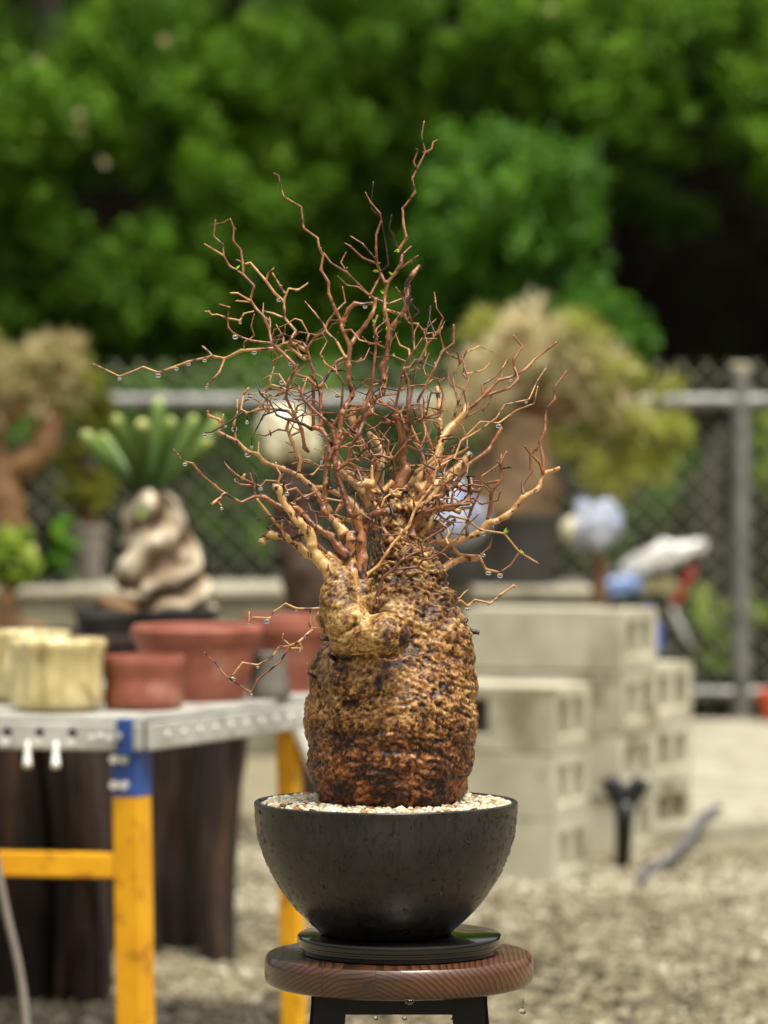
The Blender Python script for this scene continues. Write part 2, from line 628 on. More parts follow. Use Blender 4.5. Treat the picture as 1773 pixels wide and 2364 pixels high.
def tree(name, label, clumps, m, trunk_px, d, dens=2.0, leaf=0.052, mean=0.5, upper=None, group='evergreen trees beyond the fence', var=0.22, back=True):
    """clumps: (px, py, radius px, depth offset, tone shift)."""
    tx = MM(trunk_px - CX, d + 0.5)
    root = thing(name, label, 'tree', (tx, d + 0.5, 0.0), group)
    P_, N_, T_ = [], [], []
    cs = []
    for px, py, rp, dd, sh in clumps:
        c = P(px, py, d + dd)
        r = MM(rp, d + dd)
        cs.append((c, (r * 1.02, r * 0.9, r * 1.0), sh, 0.95))
        if back:
            c2 = P(px + RNG.uniform(-50, 50), py + RNG.uniform(-50, 50), d + dd + 0.45)
            cs.append((c2, (r * 1.15, r * 0.9, r * 1.1), sh - 0.1, 0.6))
    for c, r, sh in (upper or []):
        cs.append((np.array(c), r, sh, 0.33))
    for c, r, sh, q in cs:
        k = int(5200 * dens * q * r[0] * r[2] / 0.16 * 0.32)
        # each mass is made of smaller sprays with gaps between them
        for _s in range(11):
            dv_ = RNG.standard_normal(3)
            dv_ /= np.linalg.norm(dv_)
            cs_ = c + dv_ * np.array(r) * RNG.uniform(0.35, 0.95)
            sc_ = RNG.uniform(0.26, 0.46)
            kk = int(k / 11 * RNG.uniform(0.6, 1.4))
            p, n_ = clump_pts(cs_, (r[0] * sc_ * 1.05, r[1] * sc_, r[2] * sc_ * 1.25), kk)
            P_.append(p)
            N_.append(n_)
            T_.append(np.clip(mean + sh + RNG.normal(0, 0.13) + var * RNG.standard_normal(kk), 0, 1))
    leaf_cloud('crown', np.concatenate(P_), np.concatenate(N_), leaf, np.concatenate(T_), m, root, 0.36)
    b = MB()
    top = max(c[0][2] for c in cs)
    pts = [(tx, d + 0.5, 0), (tx + 0.06, d + 0.52, top * 0.35), (tx - 0.05, d + 0.5, top * 0.7), (tx + 0.03, d + 0.5, top)]
    b.tube(pts, [0.14, 0.11, 0.08, 0.03], 10)
    b.build('trunk', M['tree_bark'], root)
    for c, r, sh, q in cs[:7]:
        b = MB()
        z0 = min(max(c[2] - 0.6, 0.3), top * 0.9)
        st = np.array([tx, d + 0.5, z0])
        b.tube([st, (st + c) / 2 + np.array([0, 0.05, 0.12]), c], [0.045, 0.03, 0.012], 6)
        b.build('limb', M['tree_bark'], root)
    return root


def up(px, z, d, rx, rz):  # unseen crown mass above the view, added to keep sky light off the slope
    return ((MM(px - CX, d), d, z), (rx, rx * 0.9, rz), -0.05)


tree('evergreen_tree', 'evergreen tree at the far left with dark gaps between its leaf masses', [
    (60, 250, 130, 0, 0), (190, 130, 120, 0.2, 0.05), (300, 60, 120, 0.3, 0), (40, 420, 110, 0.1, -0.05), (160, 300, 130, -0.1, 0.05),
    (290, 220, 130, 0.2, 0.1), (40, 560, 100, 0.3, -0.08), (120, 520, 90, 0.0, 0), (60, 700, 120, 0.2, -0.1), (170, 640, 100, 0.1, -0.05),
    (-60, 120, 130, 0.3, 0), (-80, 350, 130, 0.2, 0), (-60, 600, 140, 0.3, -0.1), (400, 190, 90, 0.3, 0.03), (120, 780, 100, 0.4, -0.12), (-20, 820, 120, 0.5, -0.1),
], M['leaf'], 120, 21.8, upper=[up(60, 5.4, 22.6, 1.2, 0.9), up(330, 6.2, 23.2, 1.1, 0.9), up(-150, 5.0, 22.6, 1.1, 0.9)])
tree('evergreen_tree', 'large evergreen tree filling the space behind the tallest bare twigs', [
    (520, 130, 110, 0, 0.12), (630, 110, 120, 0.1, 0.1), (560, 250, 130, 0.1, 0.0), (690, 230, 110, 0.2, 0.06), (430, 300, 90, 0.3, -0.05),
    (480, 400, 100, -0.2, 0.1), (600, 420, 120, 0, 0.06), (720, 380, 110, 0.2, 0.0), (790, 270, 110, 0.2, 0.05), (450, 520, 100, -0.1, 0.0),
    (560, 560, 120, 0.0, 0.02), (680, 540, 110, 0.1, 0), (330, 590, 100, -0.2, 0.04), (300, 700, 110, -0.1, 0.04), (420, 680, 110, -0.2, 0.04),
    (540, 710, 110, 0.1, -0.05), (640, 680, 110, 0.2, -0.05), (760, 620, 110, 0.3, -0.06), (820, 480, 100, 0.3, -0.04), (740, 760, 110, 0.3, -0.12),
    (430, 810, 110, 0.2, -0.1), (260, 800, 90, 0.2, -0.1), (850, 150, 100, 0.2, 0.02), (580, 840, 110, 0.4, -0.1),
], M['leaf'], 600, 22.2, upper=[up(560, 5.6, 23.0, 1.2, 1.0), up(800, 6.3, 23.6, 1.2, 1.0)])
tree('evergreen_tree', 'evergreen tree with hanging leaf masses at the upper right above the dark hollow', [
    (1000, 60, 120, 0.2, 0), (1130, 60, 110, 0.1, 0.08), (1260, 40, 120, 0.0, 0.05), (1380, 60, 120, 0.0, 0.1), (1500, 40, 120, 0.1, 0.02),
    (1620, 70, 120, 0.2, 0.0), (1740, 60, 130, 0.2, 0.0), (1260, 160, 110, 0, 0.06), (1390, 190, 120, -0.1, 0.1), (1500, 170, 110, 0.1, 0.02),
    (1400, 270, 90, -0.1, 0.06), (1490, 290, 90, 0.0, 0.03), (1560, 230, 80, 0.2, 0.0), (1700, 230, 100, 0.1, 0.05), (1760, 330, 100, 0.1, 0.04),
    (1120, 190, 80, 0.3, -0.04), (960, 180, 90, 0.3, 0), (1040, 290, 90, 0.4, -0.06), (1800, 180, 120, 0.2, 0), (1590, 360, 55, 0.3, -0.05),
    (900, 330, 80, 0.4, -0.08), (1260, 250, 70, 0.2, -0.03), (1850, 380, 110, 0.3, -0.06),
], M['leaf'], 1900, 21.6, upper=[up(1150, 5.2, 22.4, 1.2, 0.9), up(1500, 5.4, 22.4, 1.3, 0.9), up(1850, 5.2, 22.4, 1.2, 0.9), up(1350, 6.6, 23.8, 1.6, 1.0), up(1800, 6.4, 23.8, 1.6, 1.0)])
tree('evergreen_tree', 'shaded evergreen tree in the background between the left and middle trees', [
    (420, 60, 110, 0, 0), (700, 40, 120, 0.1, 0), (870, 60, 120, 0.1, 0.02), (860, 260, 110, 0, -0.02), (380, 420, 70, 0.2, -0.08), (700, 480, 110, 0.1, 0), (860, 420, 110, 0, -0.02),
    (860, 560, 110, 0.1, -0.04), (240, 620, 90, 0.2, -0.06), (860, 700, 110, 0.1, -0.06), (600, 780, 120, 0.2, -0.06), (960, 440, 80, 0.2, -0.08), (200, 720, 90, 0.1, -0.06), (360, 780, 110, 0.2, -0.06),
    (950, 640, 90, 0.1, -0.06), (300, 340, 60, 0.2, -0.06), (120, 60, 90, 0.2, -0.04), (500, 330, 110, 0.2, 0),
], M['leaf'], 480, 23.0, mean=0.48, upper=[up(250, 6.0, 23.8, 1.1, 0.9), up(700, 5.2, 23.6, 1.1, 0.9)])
_t = thing('pale_shoots', 'few pale grey-pink dry shoots high in the trees at upper left', 'shoots', P(260, 220, 21.2))
_it = [(P(x, y, 21.0), (MM(r_, 21.0),) * 3) for x, y, r_ in ((382, 95, 16), (88, 140, 13), (192, 300, 16), (240, 375, 13), (185, 262, 8), (1270, 20, 14))]
_p, _n = zip(*[clump_pts(c_, r_, 7, 0.2) for c_, r_ in _it])
leaf_cloud('dry_leaves', np.concatenate(_p), np.concatenate(_n), 0.045, np.clip(0.45 + 0.2 * RNG.standard_normal(7 * len(_it)), 0, 1), M['dry'], _t, 0.4)
tree('broadleaf_shrub_tree', 'brighter green rounded tree in front of the dark hollow', [
    (1080, 400, 90, 0, 0.08), (1180, 390, 100, 0, 0.05), (1040, 480, 90, -0.1, 0.08), (1150, 490, 100, -0.2, 0.12), (1270, 450, 100, 0, 0.0),
    (1090, 580, 100, 0.0, 0.02), (1210, 580, 100, 0.0, 0.0), (1320, 530, 80, 0.1, -0.06), (1040, 660, 90, 0.2, -0.06), (1150, 680, 90, 0.1, -0.05),
    (1270, 660, 90, 0.2, -0.06), (1350, 400, 70, 0.1, 0.0), (980, 570, 80, 0.3, -0.08), (1000, 760, 90, 0.4, -0.1), (1360, 640, 60, 0.2, -0.1),
], M['leaf_bright'], 1150, 20.6, mean=0.45, group='green shrubs beyond the fence', leaf=0.05)
tree('low_shrub', 'small green shrub above the fence rail beside the dark hollow', [
    (1400, 720, 70, 0, 0.02), (1460, 760, 60, 0, 0.0), (1330, 760, 70, 0.1, -0.05), (1430, 830, 70, 0.1, -0.1),
], M['leaf_bright'], 1410, 19.6, mean=0.4, group='green shrubs beyond the fence', leaf=0.05)
tree('low_branch_shrub', 'shaded green bough reaching into the dark hollow', [
    (1440, 470, 60, 0, -0.1), (1520, 490, 60, 0, -0.08), (1590, 500, 50, 0.0, -0.1), (1480, 430, 60, 0.1, -0.12),
], M['leaf'], 1420, 22.6, mean=0.4, group='green shrubs beyond the fence', leaf=0.05)
tree('low_shrub', 'dim green shrub seen through the left part of the wire mesh', [
    (100, 1000, 110, 0, 0), (300, 960, 110, 0.1, 0), (520, 1000, 120, 0, 0.02), (620, 920, 110, 0.1, 0), (480, 1180, 80, 0, -0.1), (560, 1220, 70, 0, 0.15), (760, 950, 120, 0.2, 0.02),
], M['leaf'], 420, 18.6, mean=0.42, group='green shrubs beyond the fence', leaf=0.05)
tree('low_shrub', 'dim green shrub seen through the right part of the wire mesh', [
    (1500, 1150, 90, 0, -0.05), (1600, 1080, 60, 0.2, -0.1), (1400, 1230, 80, 0.1, -0.05), (1050, 1000, 110, 0.3, -0.1), (960, 900, 90, 0.3, 0),
], M['leaf'], 1480, 19.2, mean=0.35, dens=0.7, group='green shrubs beyond the fence', leaf=0.05)
tree('low_shrub', 'bright yellow-green shrub behind the fence beside the steel post', [
    (1640, 1430, 55, 0, 0.1), (1650, 1500, 55, 0.1, -0.1), (1620, 1380, 35, 0.1, 0.1), (1750, 1410, 40, 0.1, 0.15), (1760, 980, 60, 0.4, 0.0), (1770, 1080, 60, 0.4, 0.0)
], M['lime_leaf'], 1650, 17.3, mean=0.35, group='green shrubs beyond the fence', leaf=0.045)

# ================================================================== plants and pots along the wall
WZ = 0.65


def pot(root, c, r0, r1, h, m, rim=0.012, lip=0.02, soil=True, name='pot', n=40):
    b = MB()
    b.lathe(c, [(r0 * 0.96, 0), (r0, 0.006), (r1, h - lip), (r1 + rim, h - lip), (r1 + rim, h - 0.003), (r1 + rim - 0.004, h), (r1 - 0.006, h), (r1 - 0.012, h - 0.035)], n, closed_top=False)
    o = b.build(name, m, root, smooth='angle')
    if soil:
        b = MB()
        b.lathe((c[0], c[1], c[2] + h - 0.04), [(r1 - 0.008, 0), (r1 * 0.5, 0.012), (0.005, 0.016)], n, closed_top=True)
        b.build('soil', M['soil'], root)
    return o


def clumps_leaf(root, name, items, m, leaf, dens=1.0, mean=0.5, var=0.2, aspect=0.5):
    P_, N_, T_ = [], [], []
    for c, r, sh, q in items:
        k = max(8, int(dens * q))
        for _s in range(7):
            dv_ = RNG.standard_normal(3)
            dv_ /= np.linalg.norm(dv_)
            cs_ = np.array(c) + dv_ * np.array(r) * RNG.uniform(0.3, 1.25)
            kk = max(4, k // 7)
            p, n_ = clump_pts(cs_, np.array(r) * RNG.uniform(0.3, 0.55), kk, 0.3)
            P_.append(p)
            N_.append(n_)
            T_.append(np.clip(mean + sh + RNG.normal(0, 0.12) + var * RNG.standard_normal(kk), 0, 1))
    return leaf_cloud(name, np.concatenate(P_), np.concatenate(N_), leaf, np.concatenate(T_), m, root, aspect)


def lumpy(b, pts, rad, n=16, amp=0.12, s=3, sub=5):
    """Thick gnarled stem: a resampled tube whose rings are pushed in and out."""
    pts = np.asarray(pts, float)
    rad = np.asarray(rad, float)
    t = np.linspace(0, len(pts) - 1, (len(pts) - 1) * sub + 1)
    pp = np.stack([np.interp(t, range(len(pts)), pts[:, i]) for i in range(3)], 1)
    for _ in range(3):
        pp[1:-1] = (pp[:-2] + 2 * pp[1:-1] + pp[2:]) / 4
    rr = np.interp(t, range(len(pts)), rad)
    v, f = tube_geo(pp, rr, n)
    cen = np.repeat(pp, n, 0)
    q = 1 + amp * fbm(v / rr.max() * 1.6, 3, s)
    b.add(cen + (v - cen) * q[:, None], f)


def feather(root, name, items, m, length, dens, mean, var):
    """Crown of thin blades pointing outwards and up from every twig end."""
    P_, N_, T_, A_ = [], [], [], []
    for c, r, sh, q in items:
        for _s in range(9):
            dv_ = RNG.standard_normal(3)
            dv_ /= np.linalg.norm(dv_)
            cs_ = np.array(c) + dv_ * np.array(r) * RNG.uniform(0.2, 1.0)
            kk = int(q * dens / 9)
            a_ = RNG.standard_normal((kk, 3)) + dv_ * 0.8 + np.array([0, 0, 0.6])
            a_ /= np.linalg.norm(a_, axis=1)[:, None]
            P_.append(cs_ + a_ * (length * RNG.uniform(0.2, 0.8, kk))[:, None])
            n_ = np.cross(a_, RNG.standard_normal((kk, 3)))
            N_.append(n_ / np.linalg.norm(n_, axis=1)[:, None])
            A_.append(a_)
            T_.append(np.clip(mean + sh + RNG.normal(0, 0.12) + var * RNG.standard_normal(kk), 0, 1))
    return leaf_cloud(name, np.concatenate(P_), np.concatenate(N_), length, np.concatenate(T_), m, root, 0.14, np.concatenate(A_))


# --- wide dry-headed bush on a fat trunk, right
d = 15.4
bx = MM(1185 - CX, d)
root = thing('potted_bush', 'wide bush with dry beige heads and yellow-green leaves on a fat trunk', 'plant', (bx, d, WZ))
pot(root, (bx, d, WZ), 0.17, 0.205, 0.29, M['dark_pot'])
b = MB()
lumpy(b, [P(1185, 1200, d), P(1180, 1120, d), P(1190, 1040, d), P(1210, 960, d)], [0.19, 0.185, 0.15, 0.10], 22, 0.16)
b.build('trunk', M['grey_bark'], root)
for q in ((1100, 850), (1180, 800), (1290, 830), (1400, 900), (1480, 960), (1320, 930)):
    b = MB()
    e = P(q[0], q[1], d + RNG.uniform(-0.2, 0.2))
    s0 = P(1205, 990, d)
    b.tube([s0, (s0 + e) / 2 + np.array([0, 0, 0.06]), e], [0.03, 0.02, 0.008], 7)
    b.build('limb', M['tan_bark'], root)
it = []
for px, py, rp in ((1130, 800, 70), (1200, 740, 80), (1240, 700, 60), (1290, 780, 90), (1190, 830, 90), (1370, 830, 80), (1080, 850, 60), (1330, 900, 70), (1240, 870, 80), (1430, 890, 60), (1130, 900, 60), (1050, 900, 50)):
    it.append((P(px, py + 50, d + RNG.uniform(-0.15, 0.15)), (MM(rp, d) * 0.85,) * 3, 0, 330))
feather(root, 'dry_heads', it, M['dry'], 0.10, 0.5, 0.62, 0.2)
it = []
for px, py, rp in ((1430, 860, 70), (1490, 900, 70), (1550, 990, 40), (1400, 960, 80), (1480, 985, 60), (1300, 960, 80), (1340, 1040, 70), (1440, 1050, 60), (1500, 1080, 40), (1250, 920, 60), (1390, 1100, 40), (1120, 760, 40), (1330, 760, 50)):
    it.append((P(px, py, d + RNG.uniform(-0.15, 0.15)), (MM(rp, d), MM(rp, d), MM(rp, d) * 0.6), 0, 260))
feather(root, 'leaves', it, M['leaf_yellow'], 0.09, 0.6, 0.68, 0.2)

# --- gnarled bush, far left
d = 15.3
gx0 = MM(30 - CX, d)
root = thing('potted_bush', 'gnarled looping tan trunk with beige-green leaves in a black pot, left edge', 'plant', (gx0, d, WZ))
pot(root, (gx0, d, WZ), 0.13, 0.15, 0.235, M['black_plastic'])
for pts, rr in (([(20, 1230), (15, 1160), (0, 1090), (-20, 1000)], [0.085, 0.08, 0.065, 0.04]),
                ([(5, 1110), (50, 1075), (100, 1040), (120, 970), (100, 925), (85, 890)], [0.06, 0.065, 0.06, 0.05, 0.04, 0.025]),
                ([(-10, 1010), (10, 960), (50, 935), (100, 920)], [0.045, 0.04, 0.035, 0.03])):
    b = MB()
    lumpy(b, [P(x, y, d) for x, y in pts], rr, 14, 0.15)
    b.build('trunk' if rr[0] > 0.08 else 'limb', M['tan_bark'], root)
it = [(P(px, py, d), (MM(rp, d),) * 3, 0, 260) for px, py, rp in ((30, 880, 60), (90, 850, 50), (140, 830, 40), (10, 920, 50), (160, 880, 40), (-40, 880, 60), (90, 910, 40))]
feather(root, 'leaves', it, M['dry'], 0.09, 0.8, 0.4, 0.2)
it = [(P(px, py, d), (MM(rp, d),) * 3, 0, 160) for px, py, rp in ((60, 860, 70), (150, 850, 50), (200, 890, 40), (0, 830, 50))]
clumps_leaf(root, 'green_leaves', it, M['leaf_yellow'], 0.045, 1.0, 0.3, 0.2)

# --- olive hanging foliage and a grey tapering pot with a pale stem
d = 15.55
x0 = MM(207 - CX, d)
root = thing('potted_plant', 'olive leafy plant with a pale stem in a tall grey pot', 'plant', (x0, d, WZ))
pot(root, (x0, d, WZ), 0.045, 0.066, 0.235, M['grey_pot'], 0.006)
b = MB()
lumpy(b, [P(207, 1230, d), P(207, 1190, d), P(200, 1120, d), P(190, 1020, d), P(195, 950, d)], [0.034, 0.03, 0.014, 0.012, 0.008], 12)
b.build('stem', M['tan_bark'], root)
it = [(P(px, py, d), (MM(rp, d), MM(rp, d), MM(rp, d) * 1.4), 0, 130) for px, py, rp in ((170, 960, 40), (200, 920, 40), (165, 1050, 35), (215, 1010, 35), (190, 1110, 35), (230, 1130, 30), (160, 1140, 30), (210, 1150, 30), (235, 930, 30))]
clumps_leaf(root, 'leaves', it, M['leaf_yellow'], 0.05, 1.0, 0.12, 0.15)

d = 15.3
x0 = MM(140 - CX, d)
root = thing('potted_plant', 'small bright green plant between the black pot and the tall grey pot', 'plant', (x0, d, WZ))
pot(root, (x0, d, WZ), 0.035, 0.045, 0.05, M['dark_pot'], 0.004)
b = MB()
b.tube([P(140, 1335, d), P(138, 1270, d), P(136, 1220, d)], [0.008, 0.006, 0.003], 7)
b.build('stem', M['brown_bark'], root)
it = [(P(px, py, d), (MM(rp, d),) * 3, sh, 90) for px, py, rp, sh in ((135, 1225, 30, 0.2), (130, 1270, 30, 0), (150, 1300, 30, -0.2), (120, 1310, 25, -0.2), (160, 1250, 20, 0.1))]
clumps_leaf(root, 'leaves', it, M['leaf_bright'], 0.045, 1.0, 0.5, 0.2)

d = 12.6
x0 = MM(25 - CX, d)
root = thing('round_leaf_plant', 'round lime-green leafy head on a pale brown stem at the left edge', 'plant', (x0, d, 0))
b = MB()
lumpy(b, [(x0, d, 0.0), (x0 + 0.01, d, 0.3), P(18, 1410, d), P(15, 1370, d), P(25, 1330, d)], [0.05, 0.045, 0.04, 0.03, 0.012], 12)
b.build('stem', M['tan_bark'], root)
it = [(P(px, py, d), (MM(rp, d),) * 3, sh, 130) for px, py, rp, sh in ((20, 1280, 45, 0.1), (50, 1290, 38, 0.1), (0, 1260, 40, 0), (60, 1310, 28, -0.1), (-30, 1290, 45, 0), (25, 1320, 30, -0.15))]
clumps_leaf(root, 'leaves', it, M['lime_leaf'], 0.06, 1.0, 0.45, 0.2, 0.7)

# --- bagged grafts: a pale bag tied over the cut top of a trunk
M['bag'] = mat('pale_plastic_bag', lin(134, 140, 160), lin(176, 180, 190), 9, 0.35, 0.5, 30, c3=lin(102, 118, 156), scale3=8)
M['bag_cream'] = mat('cream_plastic_bag', lin(204, 194, 154), lin(226, 220, 196), 7, 0.4, 0.5, 24, c3=lin(170, 164, 146), scale3=9)


def bag(root, c, r, h, m, seed=1):
    b = MB()
    q_, f_ = ico(4)
    n_ = fbm(q_ * 1.3 + seed * 3.3, 4, seed)
    cr = np.abs(fbm(q_ * 2.6 + seed, 3, seed + 5))
    s_ = 1 + 0.34 * n_ - 0.16 * np.clip(0.25 - cr, 0, 1)
    nk = np.clip((q_[:, 2] + 1.0) / 0.55, 0.28, 1)
    b.add(np.array(c) + q_ * s_[:, None] * np.stack([r * nk, r * nk, np.full(len(q_), h / 2)], 1), f_.tolist())
    b.build('plastic_bag', m, root)
    b = MB()
    th = np.linspace(0, 2 * math.pi, 19)
    b.tube([(c[0] + r * 0.3 * math.cos(t), c[1] + r * 0.3 * math.sin(t), c[2] - h * 0.46) for t in th], r * 0.03, 6)
    b.build('tie', M['brown_bark'], root)


d = 11.4
x0 = MM(672 - CX, d)
root = thing('bagged_caudex', 'brown trunk with a large cream bag over its top behind the bare branches', 'plant', (x0, d, 0.0))
x1_ = MM(745 - CX, d)
b = MB()
lumpy(b, [(x1_, d, 0.0), (x1_ + 0.01, d, 0.3), (x1_, d, 0.56)], [0.08, 0.07, 0.075], 14, 0.1)
b.build('stump', M['timber'], root)
pot(root, (x1_, d, 0.555), 0.075, 0.09, 0.11, M['dark_pot'])
b = MB()
lumpy(b, [(x1_ - 0.01, d, 0.62), P(712, 1330, d), P(685, 1230, d), P(675, 1130, d), P(668, 1060, d)], [0.075, 0.075, 0.065, 0.06, 0.045], 18, 0.3)
b.build('trunk', M['dark_bark'], root)
bag(root, P(662, 1015, d), MM(72, d), MM(165, d), M['bag_cream'], 1)

d = 14.9
x0 = MM(1035 - CX, d)
root = thing('bagged_caudex', 'short brown trunk under a bluish white bag just right of the caudex neck', 'plant', (x0, d, WZ))
pot(root, (x0, d, WZ), 0.09, 0.11, 0.12, M['dark_pot'])
b = MB()
lumpy(b, [(x0, d, WZ + 0.08), (x0, d, WZ + 0.2), P(1035, 1270, d)], [0.05, 0.045, 0.035], 14)
b.build('trunk', M['brown_bark'], root)
bag(root, P(1040, 1205, d), MM(78, d), MM(170, d), M['bag'], 2)

d = 14.4
x0 = MM(1380 - CX, d)
root = thing('bagged_caudex', 'slim brown stem under a pale blue bag behind the tallest block stack', 'plant', (x0, d, 0.06))
pot(root, (x0, d, 0.06), 0.10, 0.13, 0.30, M['dark_pot'])
b = MB()
lumpy(b, [(x0, d, 0.32), P(1382, 1400, d), P(1385, 1320, d), P(1378, 1270, d)], [0.045, 0.035, 0.03, 0.03], 12)
b.build('stem', M['tan_bark'], root)
bag(root, P(1378, 1222, d), MM(62, d), MM(120, d), M['bag'], 3)
b = MB()
b.lathe(P(1322, 1222, d), [(0.004, -0.05), (0.035, -0.035), (0.05, 0.0), (0.035, 0.035), (0.004, 0.05)], 16)
b.build('side_bag', M['bag_cream'], root)

# ------------------------------------------------------------------ motorbike beyond the fence
M['bike_blue'] = mat('blue_bodywork', lin(92, 124, 182), lin(120, 150, 204), 6, 0.25, coat=0.5)
M['bike_white'] = mat('white_bodywork', lin(228, 226, 220), lin(240, 238, 234), 6, 0.3, coat=0.4)
M['bike_red'] = mat('red_lamp', lin(172, 16, 22), lin(196, 28, 34), 8, 0.2, coat=0.6)
M['rubber'] = mat('tyre_rubber', lin(18, 17, 16), lin(28, 26, 24), 20, 0.8, 0.4)
d = 17.5
root = thing('motorbike', 'blue and white motorbike with upswept white tail and red lamp behind the fence', 'motorbike', (*P(1480, 1034, d)[:2], 0.0))


def slab_path(b, pts, w, t):
    """Plate swept along a side profile, w wide across, t thick."""
    pts = [np.array(p) for p in pts]
    m = len(pts)
    v = []
    for i, p in enumerate(pts):
        k = w[i] if not np.isscalar(w) else w
        h = t[i] if not np.isscalar(t) else t
        v += [p + np.array([0, -k / 2, -h / 2]), p + np.array([0, k / 2, -h / 2]), p + np.array([0, k / 2, h / 2]), p + np.array([0, -k / 2, h / 2])]
    f = [(3, 2, 1, 0), tuple(4 * (m - 1) + j for j in range(4))]
    for i in range(m - 1):
        for j in range(4):
            f.append((4 * i + j, 4 * i + (j + 1) % 4, 4 * i + 4 + (j + 1) % 4, 4 * i + 4 + j))
    b.add(v, f)


b = MB()
slab_path(b, [P(1432, 1318, d), P(1470, 1304, d), P(1530, 1282, d), P(1580, 1272, d), P(1630, 1258, d)], [0.12, 0.18, 0.2, 0.18, 0.12], [0.06, 0.1, 0.12, 0.085, 0.06])
b.build('tail_fairing', M['bike_white'], root, smooth='angle', bevel=0.02)
b = MB()
slab_path(b, [P(1500, 1275, d), P(1530, 1258, d), P(1560, 1262, d)], [0.1, 0.12, 0.1], [0.03, 0.06, 0.03])
b.build('tail_grip', M['bike_white'], root, smooth='angle', bevel=0.012)
b = MB()
slab_path(b, [P(1290, 1400, d), P(1350, 1376, d), P(1420, 1352, d), P(1480, 1352, d)], [0.2, 0.26, 0.26, 0.2], [0.04, 0.08, 0.10, 0.07])
b.build('side_panel', M['bike_blue'], root, smooth='angle', bevel=0.02)
b = MB()
slab_path(b, [P(1250, 1390, d), P(1330, 1345, d), P(1430, 1318, d)], [0.18, 0.22, 0.2], [0.03, 0.04, 0.04])
b.build('seat', M['black_plastic'], root, smooth='angle', bevel=0.012)
b = MB()
slab_path(b, [P(1548, 1400, d), P(1570, 1370, d), P(1590, 1330, d), P(1606, 1306, d)], [0.1, 0.12, 0.12, 0.08], [0.05, 0.08, 0.08, 0.05])
b.build('tail_lamp', M['bike_red'], root, smooth='angle', bevel=0.012)
b = MB()
slab_path(b, [P(1480, 1352, d), P(1530, 1350, d), P(1562, 1352, d)], [0.14, 0.12, 0.1], [0.06, 0.09, 0.06])
b.build('lamp_lens', M['cream'], root, smooth='angle', bevel=0.012)
b = MB()
slab_path(b, [P(1548, 1408, d), P(1566, 1440, d), P(1590, 1485, d), P(1600, 1500, d)], [0.12, 0.14, 0.14, 0.1], [0.05, 0.06, 0.05, 0.04])
b.build('mud_flap', M['bike_white'], root, smooth='angle', bevel=0.01)
for px, nm in ((1545, 'wheel'), (1090, 'wheel')):
    c = P(px, 1034, d)
    b = MB()
    th = np.linspace(0, 2 * math.pi, 33)
    b.tube([(c[0] + 0.25 * math.cos(t), d, 0.30 + 0.25 * math.sin(t)) for t in th], 0.048, 10, False)
    wh = b.build(nm, M['rubber'], root)
    b = MB()
    b.tube([(c[0] + 0.2 * math.cos(t), d, 0.30 + 0.2 * math.sin(t)) for t in th], 0.014, 6, False)
    for q in range(6):
        t = q * math.pi / 3
        b.tube([(c[0], d, 0.3), (c[0] + 0.2 * math.cos(t), d, 0.3 + 0.2 * math.sin(t))], 0.008, 5)
    b.build('rim', M['fence_steel'], root, parent=wh)
b = MB()
slab_path(b, [P(1180, 1560, d), P(1250, 1500, d), P(1360, 1480, d), P(1450, 1500, d)], [0.16, 0.22, 0.22, 0.14], [0.1, 0.2, 0.24, 0.12])
b.build('engine', M['black_plastic'], root, smooth='angle', bevel=0.02)
b = MB()
b.tube([P(1440, 1420, d), P(1500, 1470, d), P(1545, 1490, d)], 0.018, 8)
b.tube([P(1300, 1410, d), P(1200, 1400, d), P(1140, 1300, d), P(1120, 1260, d)], 0.016, 8)
b.build('frame', M['fence_steel'], root)
b = MB()
slab_path(b, [P(1180, 1390, d), P(1230, 1360, d), P(1290, 1380, d)], [0.16, 0.24, 0.2], [0.06, 0.14, 0.1])
b.build('tank', M['bike_blue'], root, smooth='angle', bevel=0.03)
b = MB()
b.tube([P(1120, 1260, d) + np.array([0, -0.32, 0]), P(1125, 1250, d), P(1120, 1260, d) + np.array([0, 0.32, 0])], 0.012, 8)
b.build('handlebar', M['black_plastic'], root)
b = MB()
b.tube([P(1120, 1265, d), (P(1090, 1034, d)[0], d, 0.3)], 0.022, 8)
b.build('fork', M['fence_steel'], root)

# blue can on the lower block stack, orange pot by the fence
d = 11.75
M['can_blue'] = mat('blue_plastic', lin(34, 66, 150), lin(52, 86, 176), 8, 0.35)
root = thing('blue_jug', 'small blue plastic jug with a grey label on the lower block stack', 'jug', (*P(1497, 1530, d)[:2], 0.60))
c = (P(1497, 1530, d)[0], d, 0.575)
root.location.z = 0.575
b = MB()
b.lathe(c, [(0.036, 0), (0.042, 0.006), (0.042, 0.075), (0.03, 0.098), (0.014, 0.108), (0.014, 0.124)], 24)
b.build('body', M['can_blue'], root, smooth='angle')
b = MB()
b.lathe((c[0], c[1], c[2] + 0.122), [(0.018, 0), (0.018, 0.016), (0.014, 0.018)], 18)
b.build('cap', M['can_blue'], root, smooth='angle')
b = MB()
v, f = [], []
th = np.linspace(math.radians(150), math.radians(235), 9)
for t in th:
    v += [(c[0] + 0.0435 * math.cos(t), c[1] + 0.0435 * math.sin(t), c[2] + 0.015), (c[0] + 0.0435 * math.cos(t), c[1] + 0.0435 * math.sin(t), c[2] + 0.07)]
f = [(2 * i, 2 * i + 2, 2 * i + 3, 2 * i + 1) for i in range(8)]
b.add(v, f)
b.build('label', M['bag'], root)
d = 16.0
root = thing('orange_pot', 'orange plant pot at the foot of the fence at the right edge', 'pot', (*P(1790, 1034, d)[:2], 0.06))
M['orange'] = mat('orange_plastic', lin(196, 74, 34), lin(212, 88, 44), 8, 0.5)
pot(root, (P(1790, 1034, d)[0], d, 0.06), 0.045, 0.07, 0.13, M['orange'], 0.006)

